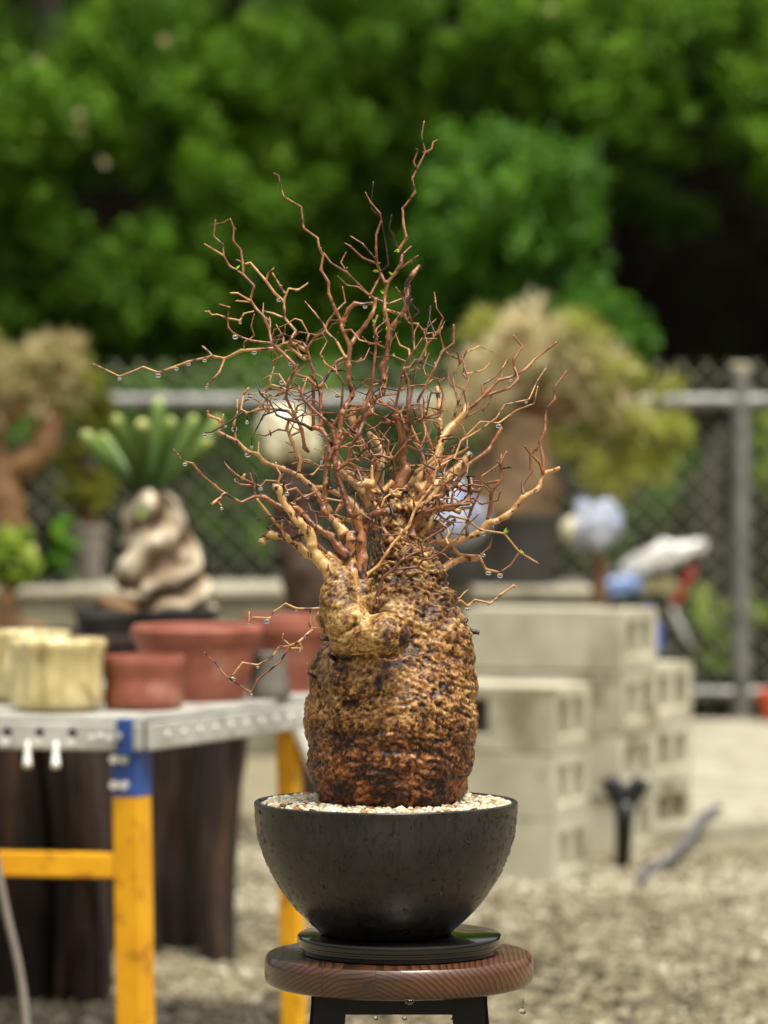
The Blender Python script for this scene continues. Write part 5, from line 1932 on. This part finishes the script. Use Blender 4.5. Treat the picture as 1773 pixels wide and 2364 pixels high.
# (tone, start radius px, end radius px, start depth or None to grow from an earlier branch, depth change, points)
BR = [
    # thick stems of the front lobe
    ('t', 26, 15, -172, 10, 'R800,1050 820,900 790,700 780,560 780,380 800,300 785,240'),
    ('b', 22, 15, -150, 15, 'R880,950 880,700 900,520 890,300 850,150 845,50'),
    ('p', 24, 10, -178, -30, 'R600,950 590,780 570,650 500,580 410,480 350,360 370,280 330,220 210,100 C830,1000 800,910 772,905'),
    ('b', 13, 6, -165, 20, 'R760,500 680,430 640,360 C1210,1280 1100,1230 1000,1130 960,1075 830,1070 700,990 630,980'),
    ('p', 11, 10, -160, 0, 'R700,560 560,470 340,480 C960,1360 860,1290 790,1280 740,1270 695,1305 672,1340'),
    ('p', 14, 10, -150, 30, 'R720,260 640,130 540,50'),
    # right-hand thick limbs of the upper trunk
    ('p', 22, 9, 40, 120, 'D330,1120 380,850 440,770 530,690 560,530 620,460 740,350 750,275'),
    ('p', 10, 6, None, 20, 'D560,530 545,400 550,300 525,140'),
    ('p', 22, 12, 40, 60, 'D380,960 510,900 600,860 660,790 780,660'),
    ('b', 20, 9, 10, -20, 'J1310,1330 1310,1180 1450,1050 1380,900 1380,650 1350,470 1290,310'),
    ('p', 16, 11, 40, 20, 'D320,1180 430,1180 560,1190'),
    ('p', 12, 9, 60, 30, 'D400,1130 500,1080 600,1060 700,1100'),
    ('t', 14, 6, 60, 120, 'D330,1270 470,1310 620,1345 850,1260 900,1210 920,1170 960,1185 1060,1130 1120,1075 1190,985 1310,920 1340,810 1470,765'),
    ('t', 16, 8, 50, 80, 'D430,1640 500,1590 640,1490 720,1450 830,1465'),
    ('t', 18, 9, 20, 40, 'J1130,1500 1040,1250 1080,1000 900,760 770,560 730,380 760,200'),
    ('p', 14, 8, 30, 90, 'J1060,1400 1100,1050 1130,820 1050,640 950,560'),
    ('t', 16, 8, 20, 60, 'J1000,1500 850,1250 620,1080 560,950 460,800'),
    ('t', 13, 7, 10, 70, 'J900,1650 700,1400 400,1250 230,1250'),
    # centre: main risers
    ('b', 11, 5, None, 10, 'R540,50 J380,1560 370,1430 410,1200 420,950 430,850 540,720 570,560 610,280 740,60 I690,1250 690,1080 710,830 590,560'),
    ('b', 5, 1.8, None, 40, 'I590,550 A1640,1390 1590,1290 1545,1180 1545,1110 1495,1030 1510,940 1485,890 1475,830 1385,765 1370,630 1260,565 1240,510 1225,430 1195,415'),
    ('b', 8, 4, None, 30, 'I710,820 800,680 900,560 1000,400 1020,330 1040,200'),
    ('b', 7, 4, None, -10, 'I600,540 640,480 690,350 770,280 900,290 1000,270'),
    ('r', 9, 3, None, 20, 'R850,60 J720,1600 620,1300 540,1100 520,950 540,740 480,480 390,390 120,130 60,0 I50,1340 0,1290'),
    ('r', 4.5, 2, None, -20, 'J480,470 590,290 610,90 I620,1300 540,1180 520,1060'),
    ('r', 3, 2, None, -10, 'J600,275 830,245 910,200 1000,220'),
    ('r', 7, 3, None, 10, 'J550,1010 680,920 700,770 820,570 880,400 870,250 980,20 I1000,1200 1030,900 1040,740 1010,560 1060,430'),
    ('r', 3, 2, None, -30, 'J680,920 860,1010'),
    ('r', 2.6, 1.6, None, -20, 'J690,900 790,880 900,870 980,910'),
    ('k', 2.4, 1.5, None, -20, 'J800,870 880,770 1050,720 1150,640'),
    ('b', 10, 6, 20, 10, 'J450,900 590,650 720,520 860,370 980,300 1000,130 I1130,1420 1150,1250 1120,1080 1170,1000 1200,800 1210,680 1250,580 1420,350 1440,220 1430,100 B660,1120 700,1060 740,1005'),
    ('b', 10, 6, None, 30, 'J450,850 460,680 440,640 340,500 230,480'),
    ('k', 4.5, 1.5, None, 10, 'J240,490 F1130,740 1000,660 870,620 740,580 590,520 480,300 370,230 330,170 270,15'),
    ('b', 6, 4, 0, 20, 'B545,1500 540,1380 520,1290 520,1200 540,1110 590,1050 625,990 630,930'),
    ('b', 4, 1.8, None, 30, 'B630,930 610,900 660,830 640,740 635,640 715,535 695,450 750,340 780,280 755,180 772,80'),
    ('b', 2.6, 1.6, None, 8, 'B780,280 820,260 830,215 860,200'),
    ('b', 2.4, 1.6, None, -8, 'B720,385 705,340 735,265 715,257'),
    ('k', 2.6, 1.8, None, -15, 'B625,930 595,870 570,800 548,770 565,680'),
    ('b', 2.6, 1.8, None, 15, 'B635,930 690,880'),
    ('b', 2.6, 1.8, None, -15, 'B625,1020 690,970 735,940'),
    ('b', 4, 1.8, None, -20, 'B520,1110 490,1040 470,990 465,900 465,810 500,710 490,670 430,600 395,535'),
    ('k', 2.4, 1.6, None, -10, 'B500,1040 545,1000 530,880 500,720'),
    ('k', 2.2, 1.4, None, 10, 'B490,690 430,635 448,465'),
    ('b', 3.2, 1.8, None, -20, 'B470,990 380,955 300,880 265,860'),
    ('b', 2.6, 1.6, None, 15, 'B465,965 380,865 300,815'),
    ('r', 3.4, 2.2, None, 15, 'B540,1250 430,1200 350,1120 280,1050 175,985 130,920'),
    ('b', 2.4, 1.4, None, -20, 'B430,1200 350,1140 280,1130 220,1070'),
    ('b', 2.6, 1.6, None, 25, 'B350,1120 290,1060 240,985 275,915'),
    ('b', 3.2, 2.6, None, 15, 'B430,1190 470,1110 500,1060'),
    ('r', 4.2, 2, 10, -20, 'J1250,420 B640,1650 710,1540 705,1480 690,1350 660,1270 620,1180 588,1140'),
    ('k', 2.6, 1.6, None, -20, 'B690,1350 740,1295 685,1245 680,1130'),
    ('k', 2.8, 1.8, None, 10, 'B710,1550 780,1450 800,1360'),
    ('b', 2.6, 2, None, 20, 'B545,1250 640,1210'),
    ('p', 4, 3, None, 80, 'B540,1290 650,1320 660,1345'),
    # twigs behind, right of centre
    ('b', 5, 2.2, 120, 60, 'D420,760 380,560 300,380 B720,1650 790,1510 890,1395'),
    ('b', 2.6, 1.8, None, 10, 'B790,1500 770,1420'),
    ('b', 5, 2.4, 120, 60, 'D520,700 440,480 380,250 B840,1659 885,1555 960,1500 960,1380'),
    ('b', 3.4, 2.2, 140, 60, 'D640,440 690,260 640,60 B1020,1600 1048,1540'),
    ('b', 3.4, 2.2, 150, 40, 'D690,260 770,90 740,0 S1066,820'),
    ('b', 6, 3, None, 60, 'D740,340 820,270 900,195 1000,90 1090,70 1200,15 B1480,1600 1620,1490'),
    ('b', 5, 3, None, 40, 'D860,225 960,190 1090,150 1150,80 1130,20 B1345,1650 1345,1600 1400,1520 1340,1450'),
    ('b', 3.2, 2, None, 30, 'D880,210 870,130 980,60 1030,0 S1170,830'),
    ('b', 3.2, 2, 160, 30, 'D650,430 890,300 880,330 960,190'),
    # long thin twigs right
    ('t', 5.5, 1.7, -150, 160, 'R905,770 960,670 1080,580 1160,450 1220,360 1400,160 D360,1070 490,900 525,760 660,690 710,560 860,470 980,385 1045,280 1230,240 1300,90 1360,0'),
    ('t', 2.8, 1.6, None, 40, 'D720,550 860,410 1000,420 1130,325 1270,270 1300,135'),
    ('b', 4.5, 3, None, -30, 'D1340,800 1310,720 1240,650 1195,595'),
    ('b', 5, 2, None, 60, 'D1340,800 1340,690 1315,570 1355,490 1360,310 1430,240 1425,150 1520,20'),
    ('r', 4, 3, None, 30, 'D1190,980 1180,890 1250,790 1240,670 1310,590'),
    ('r', 6.5, 3, None, 20, 'D915,1170 935,1080 945,940 1020,860 1015,730 1060,635'),
    ('b', 3, 2.4, None, -20, 'D1030,765 1100,760'),
    ('r', 3, 2.2, None, 20, 'D1015,730 1020,655'),
    ('b', 3.4, 3.2, None, 10, 'D1020,860 890,885'),
    ('r', 4.2, 2.4, 90, 40, 'D760,1280 750,1200 790,1080 860,940 870,830 990,745 1020,700'),
    ('t', 6.5, 3, None, 40, 'D620,1350 700,1430 850,1440 900,1540 1010,1565'),
    ('r', 3, 2, None, 20, 'D1010,1565 1090,1510 1150,1420'),
    ('r', 3.2, 2.2, None, 20, 'D850,1440 930,1370 960,1250 955,1190'),
    ('t', 3.4, 2.4, None, 60, 'D560,1190 630,1135 750,1155 860,1240 1040,1265 1160,1410 1310,1500'),
    ('r', 6.5, 2, -140, 60, 'R975,1100 1000,980 K0,1510 80,1300 130,1120 250,1030 370,900 500,830 600,790 660,650 890,510'),
    ('r', 3.8, 1.8, None, 40, 'K290,1020 580,990 650,890 740,880 900,790 1000,680 1080,640 1165,500 1360,310'),
    ('r', 2.6, 1.6, None, 20, 'K380,890 420,810 540,695'),
    ('r', 2.4, 1.8, None, 10, 'K440,825 540,820 690,870'),
    ('r', 2.4, 1.4, None, -10, 'K130,1110 125,950 160,780 105,640'),
    ('t', 3, 2, None, -15, 'K100,960 240,930 200,915'),
    ('r', 6, 5, None, 20, 'D600,860 690,910 740,935 850,945'),
    ('k', 3.2, 2.2, None, -10, 'D770,930 770,850 755,830 825,825'),
    ('t', 7, 4, 60, 50, 'D480,1000 500,1000 610,1050 750,1010 810,1030'),
    ('k', 3.4, 2.2, None, 0, 'D740,1000 790,940 770,870'),
    ('t', 3.4, 3, None, 0, 'D640,1040 650,900'),
    ('r', 6, 3.2, 0, -20, 'J1200,1500 1290,1160 1260,880 1400,720 1470,550 D320,430'),
    ('b', 3.6, 1.6, None, -20, 'D320,430 440,375 550,340 575,200 540,110 585,75'),
    ('b', 2.6, 1.6, None, -10, 'D430,375 425,250 415,205'),
    ('k', 2.4, 1.8, None, 15, 'D440,370 480,190 555,190'),
    ('r', 3.8, 2, None, 20, 'D320,430 300,250 310,100 270,0 I1430,1290 1400,1080'),
    ('b', 4.4, 2.2, None, -10, 'J1430,500 1350,300 1180,200 1060,120'),
    ('b', 3.8, 2.6, None, -20, 'J1270,430 1150,370 1000,300'),
    ('b', 4, 2.6, None, -10, 'J1250,880 1080,830 960,840 820,640'),
    ('b', 4, 2.4, None, 15, 'J1240,860 1120,680 1020,510 900,420'),
    ('k', 3.2, 1.4, None, -10, 'J1250,940 1100,1030 900,1035 620,1010'),
    ('k', 2.6, 1.6, 0, -10, 'J960,830 940,680 850,580'),
    ('k', 4, 2, -20, 10, 'J780,560 640,420 570,300'),
    ('p', 9, 8, -40, -20, 'J1000,1190 900,1190 800,1215'),
    ('p', 7, 2, None, 0, 'J985,1190 990,1060 990,960'),
    ('t', 9, 5, 0, -30, 'J1250,1180 1100,1320 960,1290 930,1220'),
    ('r', 11, 10, -120, -20, 'R900,320 930,200 J950,1620 1050,1570 1190,1540'),
    ('r', 5, 2.4, -120, -20, 'R930,300 1000,180 1050,100 J1010,1540 1100,1400'),
    ('k', 5, 2.2, -60, 20, 'J1270,1640 1200,1400 1180,1350 1110,1450'),
    # left side
    ('b', 6, 2, -60, 30, 'J240,490 I240,1150 190,980 160,850 270,700 380,640 420,520 520,390 650,260 610,60'),
    ('b', 4, 3, None, 20, 'I160,850 110,790 0,750'),
    ('t', 4, 1.5, None, 40, 'I640,960 545,770 410,640 380,560 255,395 130,250'),
    ('k', 2.4, 1.4, None, -10, 'I545,770 560,640'),
    ('b', 7, 3.4, None, 30, 'J230,490 J340,450 I330,1400 300,1350 160,1230 0,1180'),
    ('b', 5.5, 3, None, 20, 'I330,1340 400,1230 540,1020 680,940'),
    ('b', 5, 2, None, 50, 'I0,1180 A1330,1640 1250,1560 1180,1500 1165,1410 1130,1330 1075,1270 1045,1220 1070,1135 1000,1060 910,1005 875,940 870,870 810,815 822,710'),
    ('b', 3.2, 1.5, None, 20, 'A1000,1060 995,980 985,905 935,845 940,765 917,705 860,735 790,742'),
    ('t', 2.6, 2, None, -15, 'A875,940 750,865'),
    ('t', 3, 2.2, None, -15, 'A1045,1230 965,1180 915,1180'),
    ('t', 2.4, 1.8, None, -10, 'A1035,1235 950,1230'),
    ('b', 2, 1.4, None, 8, 'A1000,985 955,965'),
    ('t', 6, 2.2, 10, 60, 'I140,1000 A1290,1520 1305,1480 1335,1420 1265,1340 1260,1220 1290,1150 1350,1160 1415,1115'),
    ('t', 4, 2.6, None, 20, 'A1255,1230 1200,1180 1140,1095 1045,985 1010,995'),
    ('t', 2.8, 2, None, -10, 'A1150,1090 1155,1060 1195,1020'),
    ('t', 2.8, 2, None, 10, 'A1260,1175 1185,1050'),
    ('t', 3, 2.2, None, 15, 'A1265,1340 1190,1310 1120,1290'),
    ('b', 3.2, 2, None, -15, 'A1190,1500 1060,1485 985,1460 930,1430 905,1400 900,1330 912,1270 845,1250'),
    ('t', 2.8, 1.6, None, -15, 'A905,1350 890,1335 830,1315 800,1320 780,1295 755,1297'),
    ('t', 2.6, 2, None, 10, 'A900,1340 980,1355 1005,1310 1070,1295'),
    ('b', 2.4, 1.8, None, 10, 'A1000,1510 1070,1450 1050,1390 1070,1310'),
    ('t', 6, 1.6, 20, 60, 'I150,880 S670,789 629,805 557,809 519,828 491,822 435,835 407,845 365,860 331,847 276,869 217,840'),
    ('t', 2.8, 2, None, 10, 'S491,822 477,807 467,799'),
    ('t', 3.2, 2, None, -20, 'S519,828 506,860 477,890'),
    ('t', 9, 3.5, 60, 60, 'R560,20 C1070,910 960,820 840,770 700,720 650,660 570,640 490,560 350,490 360,400 270,360 265,325'),
    ('t', 3.2, 2.4, None, 20, 'C480,550 465,420 490,350 490,240'),
    ('t', 2.6, 2, None, 0, 'C370,410 385,350'),
    ('t', 3, 2, None, 20, 'C650,660 655,560'),
    ('t', 6, 4, None, 10, 'C960,820 970,700 910,560 870,460 890,380'),
    ('b', 6, 3, 0, -20, 'J180,790 130,740 90,500 40,400 F730,250 760,0 S690,840'),
    ('t', 4.4, 3, -10, 60, 'J40,400 C880,330 740,310 640,320 570,345 520,320 540,200 580,150'),
    ('k', 3, 2, None, -20, 'C540,335 400,430 290,490 240,495'),
    ('t', 3, 2, None, 20, 'C640,320 740,210'),
    ('b', 2.2, 1.8, None, 0, 'C560,345 565,400'),
    ('k', 3, 1.4, None, -20, 'C830,312 690,360 640,460 600,540 600,590'),
    ('t', 2.4, 1.6, -30, 20, 'C1000,190 850,160 780,215 680,190 570,200'),
    ('t', 2.6, 1.8, 30, 20, 'C680,200 750,150 740,90 770,0 S640,820'),
    ('b', 4.5, 2.4, None, -30, 'C630,980 520,1030 400,960 340,920 210,810'),
    ('b', 3.2, 1.8, None, -15, 'C210,810 150,730 70,710 0,620'),
    ('t', 4, 3.6, None, -20, 'C390,965 340,1010 295,1040'),
    ('t', 3, 2.4, None, 0, 'C340,1010 370,1060'),
    ('b', 4, 2, None, 20, 'C630,980 620,890 540,850 490,820 430,770 390,720'),
    ('b', 3, 2.2, None, 10, 'C610,900 500,890 480,840'),
    ('b', 2.4, 1.8, None, 10, 'C610,880 590,800'),
    ('t', 3.6, 3.2, None, 0, 'C530,845 550,808'),
    ('t', 5, 3, None, -10, 'C850,1280 800,1200 700,1080 640,1000'),
    ('t', 4, 3, None, 0, 'C825,1230 840,1160'),
    ('k', 3.4, 2.8, None, 0, 'C742,1268 725,1210'),
    ('k', 5, 5, None, 0, 'C890,1310 1010,1265'),
    ('k', 3.2, 2.4, None, -15, 'C830,1000 850,860'),
    ('p', 2.8, 1.8, None, -10, 'C800,900 820,810 790,760 785,720'),
    ('b', 2.6, 1.6, None, -15, 'C800,890 790,865 710,860 670,905 640,890'),
    ('b', 3, 2.6, None, 20, 'C800,890 850,900 870,940 940,920 1000,990 1090,950 1140,1020 1180,1000 1290,1020 1300,1050 1230,1120'),
    ('b', 4, 2.4, None, -20, 'R700,560 560,480 430,350 300,210 160,110'),
    ('b', 7, 2, -172, -30, 'R740,1090 640,1000 530,920 460,990'),
    ('t', 4, 1.4, None, -10, 'R460,990 490,1030 350,1040 200,1035 90,985 E205,290 185,325 80,318 62,350 65,285'),
    ('t', 4, 2, None, -20, 'R360,1040 350,1200 P1659,170 1590,235 1540,255 1485,265 1440,320 1370,358 1290,345 1235,415'),
    ('b', 3, 1.6, None, -10, 'P1540,258 1490,340 1370,435 1335,505 1200,415 1150,350 1085,290'),
    ('t', 2, 1.3, None, 0, 'P1540,250 1500,215 1508,188'),
    ('t', 2.2, 1.8, None, 0, 'P1590,235 1610,270 1545,268'),
    ('t', 2.2, 1.6, None, -6, 'R365,1240 490,1250 480,1300'),
    ('k', 11, 6, -185, -20, 'H420,400 330,350 215,345'),
    ('k', 7, 5, -150, -30, 'H350,530 290,480'),
    ('k', 5, 4, -120, -30, 'H180,680 120,640'),
    ('k', 9, 7, 10, 10, 'E1300,340 1360,400 1420,412'),
    ('k', 7, 4, 5, 5, 'E1290,330 1335,350 1350,330'),
    ('t', 4, 3, 60, 60, 'S1015,1385 L180,1365 300,1360 375,1420 460,1350 630,1390 730,1300 880,1195 910,1210'),
    ('t', 2.2, 1.5, None, 20, 'L200,1362 290,1330 340,1270 380,1240'),
]

TONES = {'p': 0.76, 't': 0.64, 'b': 0.41, 'r': 0.26, 'k': 0.07}
M['branch'] = tone_mat('twig_bark', [(0.0, lin(22, 15, 12)), (0.1, lin(52, 31, 22)), (0.2, lin(100, 57, 39)), (0.42, lin(138, 88, 55)), (0.6, lin(172, 126, 76)), (0.82, lin(196, 158, 100)), (1.0, lin(214, 184, 130))],
                       0.32, 0.5, 0.32, 330, 0.5, 700)
M['cut'] = mat('grey_cut_wood', lin(118, 112, 108), lin(150, 144, 138), 120, 0.7)
ALLP = []        # (px, py, w, owner index)
BOBJ = []


def branch_mesh(name, pts, rad, tone, n=8, knob=0.28):
    """Tube with slightly swollen nodes and dark/pale mottling; pts metres, rad metres."""
    P_, R_, T_ = [], [], []
    thick = rad.max()
    m_ = len(pts)
    for i in range(m_ - 1):
        a, c = pts[i], pts[i + 1]
        ra, rb = rad[i], rad[i + 1]
        ln = np.linalg.norm(c - a)
        ns_ = max(3, min(10, int(ln / (1.8 * max(ra, 0.0012))))) if thick < 6 * K else max(4, min(40, int(ln / (0.4 * max(ra, 0.0012)))))
        for t in np.linspace(0, 1, ns_, endpoint=False):
            P_.append(a + (c - a) * t)
            r = ra + (rb - ra) * t
            node = math.exp(-(t * ln / (1.6 * r)) ** 2) if i > 0 else 0.0
            node = max(node, math.exp(-((1 - t) * ln / (1.6 * r)) ** 2) if i < m_ - 2 else 0.0)
            R_.append(r * (1 + knob * node))
    P_.append(pts[-1])
    R_.append(rad[-1] * 1.05)
    P_, R_ = np.array(P_), np.array(R_)
    it = 0 if thick < 6 * K else (3 if thick < 12 * K else 12)
    for _ in range(it):
        P_[1:-1] = 0.2 * P_[:-2] + 0.6 * P_[1:-1] + 0.2 * P_[2:] if it == 1 else 0.25 * P_[:-2] + 0.5 * P_[1:-1] + 0.25 * P_[2:]
    if thick > 6 * K:
        n = 22
    R_ = R_ * (1 + (0.06 if thick < 6 * K else 0.02) * RNG.standard_normal(len(R_)))
    v, f = tube_geo(P_, R_, n)
    cen = np.repeat(P_, n, 0)
    v = cen + (v - cen) * (1 + (0.2 * fbm(v * 1000 / max(3.0, thick * 700), 3, 13) if thick > 5 * K else 0.1 * fbm(v * 1000 / 3.0, 2, 13)))[:, None]
    tn = tone + 0.13 * fbm(v * 1000 / 9, 3, 17)
    if tone > 0.3:
        tn = np.where(fbm(v * 1000 * np.array([1, 1, 0.6]) / 4.5, 4, 19) + 0.4 * fbm(v * 1000 / 20, 2, 20) > 0.55, tn * 0.15, tn)
    b = MB()
    b.add(v, f, np.clip(tn, 0, 1))
    return b


def add_branch(tone, r0, r1, w0, dw, pp):
    r0, r1 = [q * 0.9 if q < 4 else 3.6 + (q - 4) * 0.56 for q in (r0, r1)]
    idx = len(BOBJ)
    owner = None
    if w0 is None:
        best, bi = 1e9, None
        for (x, y, w_, ow) in ALLP:
            dd_ = math.hypot(x - pp[0][0], y - pp[0][1])
            if dd_ < best:
                best, bi = dd_, (x, y, w_, ow)
        w0 = bi[2] if bi else 0
        owner = bi[3] if bi and best < 22 else None
        if owner is not None and best > 2.5:
            pp = [(bi[0], bi[1])] + list(pp)
    pp = np.array(pp, float)
    sg = np.concatenate([[0], np.cumsum(np.linalg.norm(np.diff(pp, axis=0), axis=1))])
    t = sg / sg[-1]
    w_ = w0 + dw * t + np.concatenate([[0], RNG.normal(0, 5, len(pp) - 1)]) * min(1, sg[-1] / 120)
    pts = np.array([Q(x, y, z) for (x, y), z in zip(pp, w_)])
    rad = (r0 + (r1 - r0) * t ** 0.75) * K
    if owner is None and r0 > 6:
        rad = rad * (1 + 0.55 * np.exp(-(sg / (2.6 * r0)) ** 2))
    b = branch_mesh('branch', pts, rad, TONES[tone])
    name = 'branch' if r0 >= 4.2 else 'twig'
    par = plant
    if owner is not None and BOBJ[owner] is not None:
        po = BOBJ[owner]
        par = po if po.parent is plant else po.parent
    o = b.build(name, M['branch'], plant, parent=par)
    BOBJ.append(o)
    for i in range(len(pp) - 1):
        n_ = max(2, int(np.linalg.norm(pp[i + 1] - pp[i]) / 6))
        for q in np.linspace(0, 1, n_, endpoint=False):
            ALLP.append((pp[i][0] + (pp[i + 1][0] - pp[i][0]) * q, pp[i][1] + (pp[i + 1][1] - pp[i][1]) * q, w_[i] + (w_[i + 1] - w_[i]) * q, idx))
    ALLP.append((pp[-1][0], pp[-1][1], w_[-1], idx))
    return o, pts, rad


for (tone, r0, r1, w0, dw, s) in BR:
    o, pts, rad = add_branch(tone, r0, r1, w0, dw, pts_of(s))
    # sawn ends of the thick stubs
    if rad[-1] > 5.2 * K and tone in 'ptr':
        ax = pts[-1] - pts[-2]
        ax /= np.linalg.norm(ax)
        b = MB()
        b.tube([pts[-1] - ax * 0.001, pts[-1] + ax * 0.0012], rad[-1] * 1.0, 14)
        b.build('cut_end', M['cut'], plant, parent=o if o.parent is plant else o.parent, smooth='angle')

# further pale limbs fanning out of the neck
rs = random.Random(5)
for i in range(20):
    x, y = rs.uniform(880, 968), rs.uniform(1135, 1260)
    ang = math.radians(rs.uniform(25, 155) if i % 3 else rs.uniform(5, 60))
    pp = [(x, y)]
    for _ in range(rs.randint(3, 6)):
        st = rs.uniform(26, 62)
        pp.append((pp[-1][0] + st * math.cos(ang), pp[-1][1] - st * math.sin(ang)))
        ang += math.radians(rs.choice([-1, 1]) * rs.uniform(12, 42))
        ang = min(max(ang, math.radians(5)), math.radians(165))
    add_branch(rs.choice('pttbb'), rs.uniform(6, 13), rs.uniform(2.2, 5), rs.uniform(-40, 30), rs.uniform(-60, 150), pp)

# small side twigs through the dense middle of the crown
cand = [a for a in ALLP if 620 < a[0] < 1090 and 760 < a[1] < 1290]
for _ in range(300):
    x, y, w_, ow = rs.choice(cand)
    ang = math.radians(rs.choice([rs.uniform(20, 80), rs.uniform(100, 160), rs.uniform(60, 120), rs.uniform(-10, 30), rs.uniform(150, 190)]))
    pp = [(x, y)]
    for i in range(rs.randint(1, 4)):
        st = rs.uniform(14, 40)
        pp.append((pp[-1][0] + st * math.cos(ang), pp[-1][1] - st * math.sin(ang)))
        ang += math.radians(rs.choice([-1, 1]) * rs.uniform(25, 60))
    add_branch(rs.choice('rrbbbttk'), rs.uniform(1.9, 3.4), 1.3, None, rs.uniform(-60, 120), pp)
# short spurs along many branches
for _ in range(240):
    x, y, w_, ow = rs.choice(ALLP)
    ang = math.radians(rs.uniform(0, 360))
    st = rs.choice([rs.uniform(4, 7), rs.uniform(5, 13)])
    add_branch(rs.choice('btr'), rs.uniform(2.2, 3.2), 1.6, None, rs.uniform(-12, 12), [(x, y), (x + st * math.cos(ang), y - st * math.sin(ang))])

# fresh leaf buds
M['bud'] = mat('fresh_bud_leaf', lin(150, 190, 30), lin(186, 214, 60), 200, 0.45)
for q in ('B595,915', 'B455,1050', 'B558,1055', 'B500,1170', 'B445,1360', 'B535,1415', 'B575,1575', 'J740,400', 'J1145,1480', 'J1225,1000', 'L805,580', 'L970,825', 'L335,535', 'G1040,1325', 'A968,1015', 'J345,810', 'R500,290'):
    (x, y), = pts_of(q)
    near = min(ALLP, key=lambda a: math.hypot(a[0] - x, a[1] - y))
    for j in range(3):
        c = Q(near[0], near[1], near[2] - 3)
        e = Q(x + rs.uniform(-5, 5), y + rs.uniform(-6, 3), near[2] - 5 + rs.uniform(-5, 5))
        if np.linalg.norm(e - c) < 4 * K:
            e = c + np.array([rs.uniform(-3, 3), -2, 7]) * K
        ax = e - c
        sd_ = np.cross(ax, np.array([rs.uniform(-1, 1), 1, rs.uniform(-1, 1)]))
        sd_ = sd_ / (np.linalg.norm(sd_) + 1e-9) * 3.0 * K
        nn = np.cross(ax, sd_)
        nn = nn / (np.linalg.norm(nn) + 1e-9) * 0.8 * K
        b = MB()
        b.add([c, c + ax * 0.55 + sd_ + nn, c + ax * 1.15, c + ax * 0.55 - sd_ + nn, c + ax * 0.55 - nn * 1.2],
              [(0, 1, 4), (1, 2, 4), (2, 3, 4), (3, 0, 4), (0, 3, 2, 1)])
        b.build('bud_leaf', M['bud'], plant, smooth=False)

# rain drops hanging from the twigs
DR = ('C840,90 C597,212 C770,232 C565,410 C490,442 C410,437 C298,492 C250,500 C583,603 C562,685 C92,727 C487,850 C676,918 C360,1072 C690,1340 C885,1332 C1128,702 C1430,805 C1420,370 C1230,235 C1140,478 '
      'N655,210 N865,195 N965,158 N1035,135 N1120,133 N1388,85 N1130,265 A1213,1225 A985,1380 A945,1452 A1305,1605 E65,358 E172,330 E342,282 E370,525 P1370,358 P1335,508 P1232,420 '
      'E1345,265 E1475,250 E1467,65 E1540,77 D992,435 D1215,258 D1095,75 D820,272 D885,1268 I920,370 I1145,455 I880,535 I1000,660 J330,895 J840,1065 J1000,1235 G850,1000 K965,250 L380,815 L515,800 C870,950 C1020,970 I250,1240 I110,1250').split()
DL = {
    'N655,210': 'rain drop nearest the tip of the long twig reaching far left',
    'N865,195': 'rain drop second from the tip of the long twig reaching far left',
    'N965,158': 'rain drop third from the tip of the long twig reaching far left',
    'N1035,135': 'rain drop fourth from the tip of the long twig reaching far left',
    'N1120,133': 'rain drop where the long far-left twig meets its short forks',
    'N1388,85': 'large rain drop near the base of the long far-left twig',
    'N1130,265': 'rain drop at the tip of the downward fork of the far-left twig',
    'E65,358': 'rain drop at the hooked tip of the lowest left side shoot, upper twig',
    'E172,330': 'rain drop second from the hooked tip of the upper low left twig',
    'E342,282': 'rain drop nearest the trunk on the upper low left twig',
    'E370,525': 'rain drop on the short spur of the lower low left twig',
    'P1370,358': 'rain drop midway along the thin middle twig at low left',
    'P1232,420': 'rain drop at the tip of the thin middle twig at low left',
    'P1335,508': 'rain drop at the lowest bend of the twigs at low left',
    'E1345,265': 'rain drop nearest the trunk on the short twig right of the caudex shoulder',
    'E1475,250': 'rain drop farther out on the short twig right of the caudex shoulder',
    'E1467,65': 'smaller rain drop on the sagging hooked twig right of the neck',
    'E1540,77': 'larger rain drop on the sagging hooked twig right of the neck',
    'C360,1072': 'rain drop under the stubby fork of the lower left branch',
    'C92,727': 'rain drop near the tip of the long lower left branch',
    'C690,1340': 'rain drop under the sawn end of the low left branch',
    'D1215,258': 'rain drop near the tip of the upper long thin right twig',
    'D992,435': 'rain drop on the lower long thin right twig',
    'D885,1268': 'rain drop under the thick lower right branch',
    'A1213,1225': 'highest rain drop at left, in a fork of a pale twig',
}
for q in DR:
    (x, y), = pts_of(q)
    near = min(ALLP, key=lambda a: math.hypot(a[0] - x, (a[1] - y) * 0.8))
    r = rs.choice([rs.uniform(3.6, 5.2), rs.uniform(5.0, 7.4)])
    c = Q(near[0], near[1] + r * 0.8 + 1.0, near[2])
    drop(c, r * K, DL.get(q, 'small clear rain drop among the twigs on the left side of the crown' if near[0] < 640 else ('small clear rain drop among the dense twigs in the middle of the crown' if near[0] < 1000 else 'small clear rain drop among the twigs on the right side of the crown')), 'rain drops hanging from the twigs', rs.uniform(0.85, 1.1))
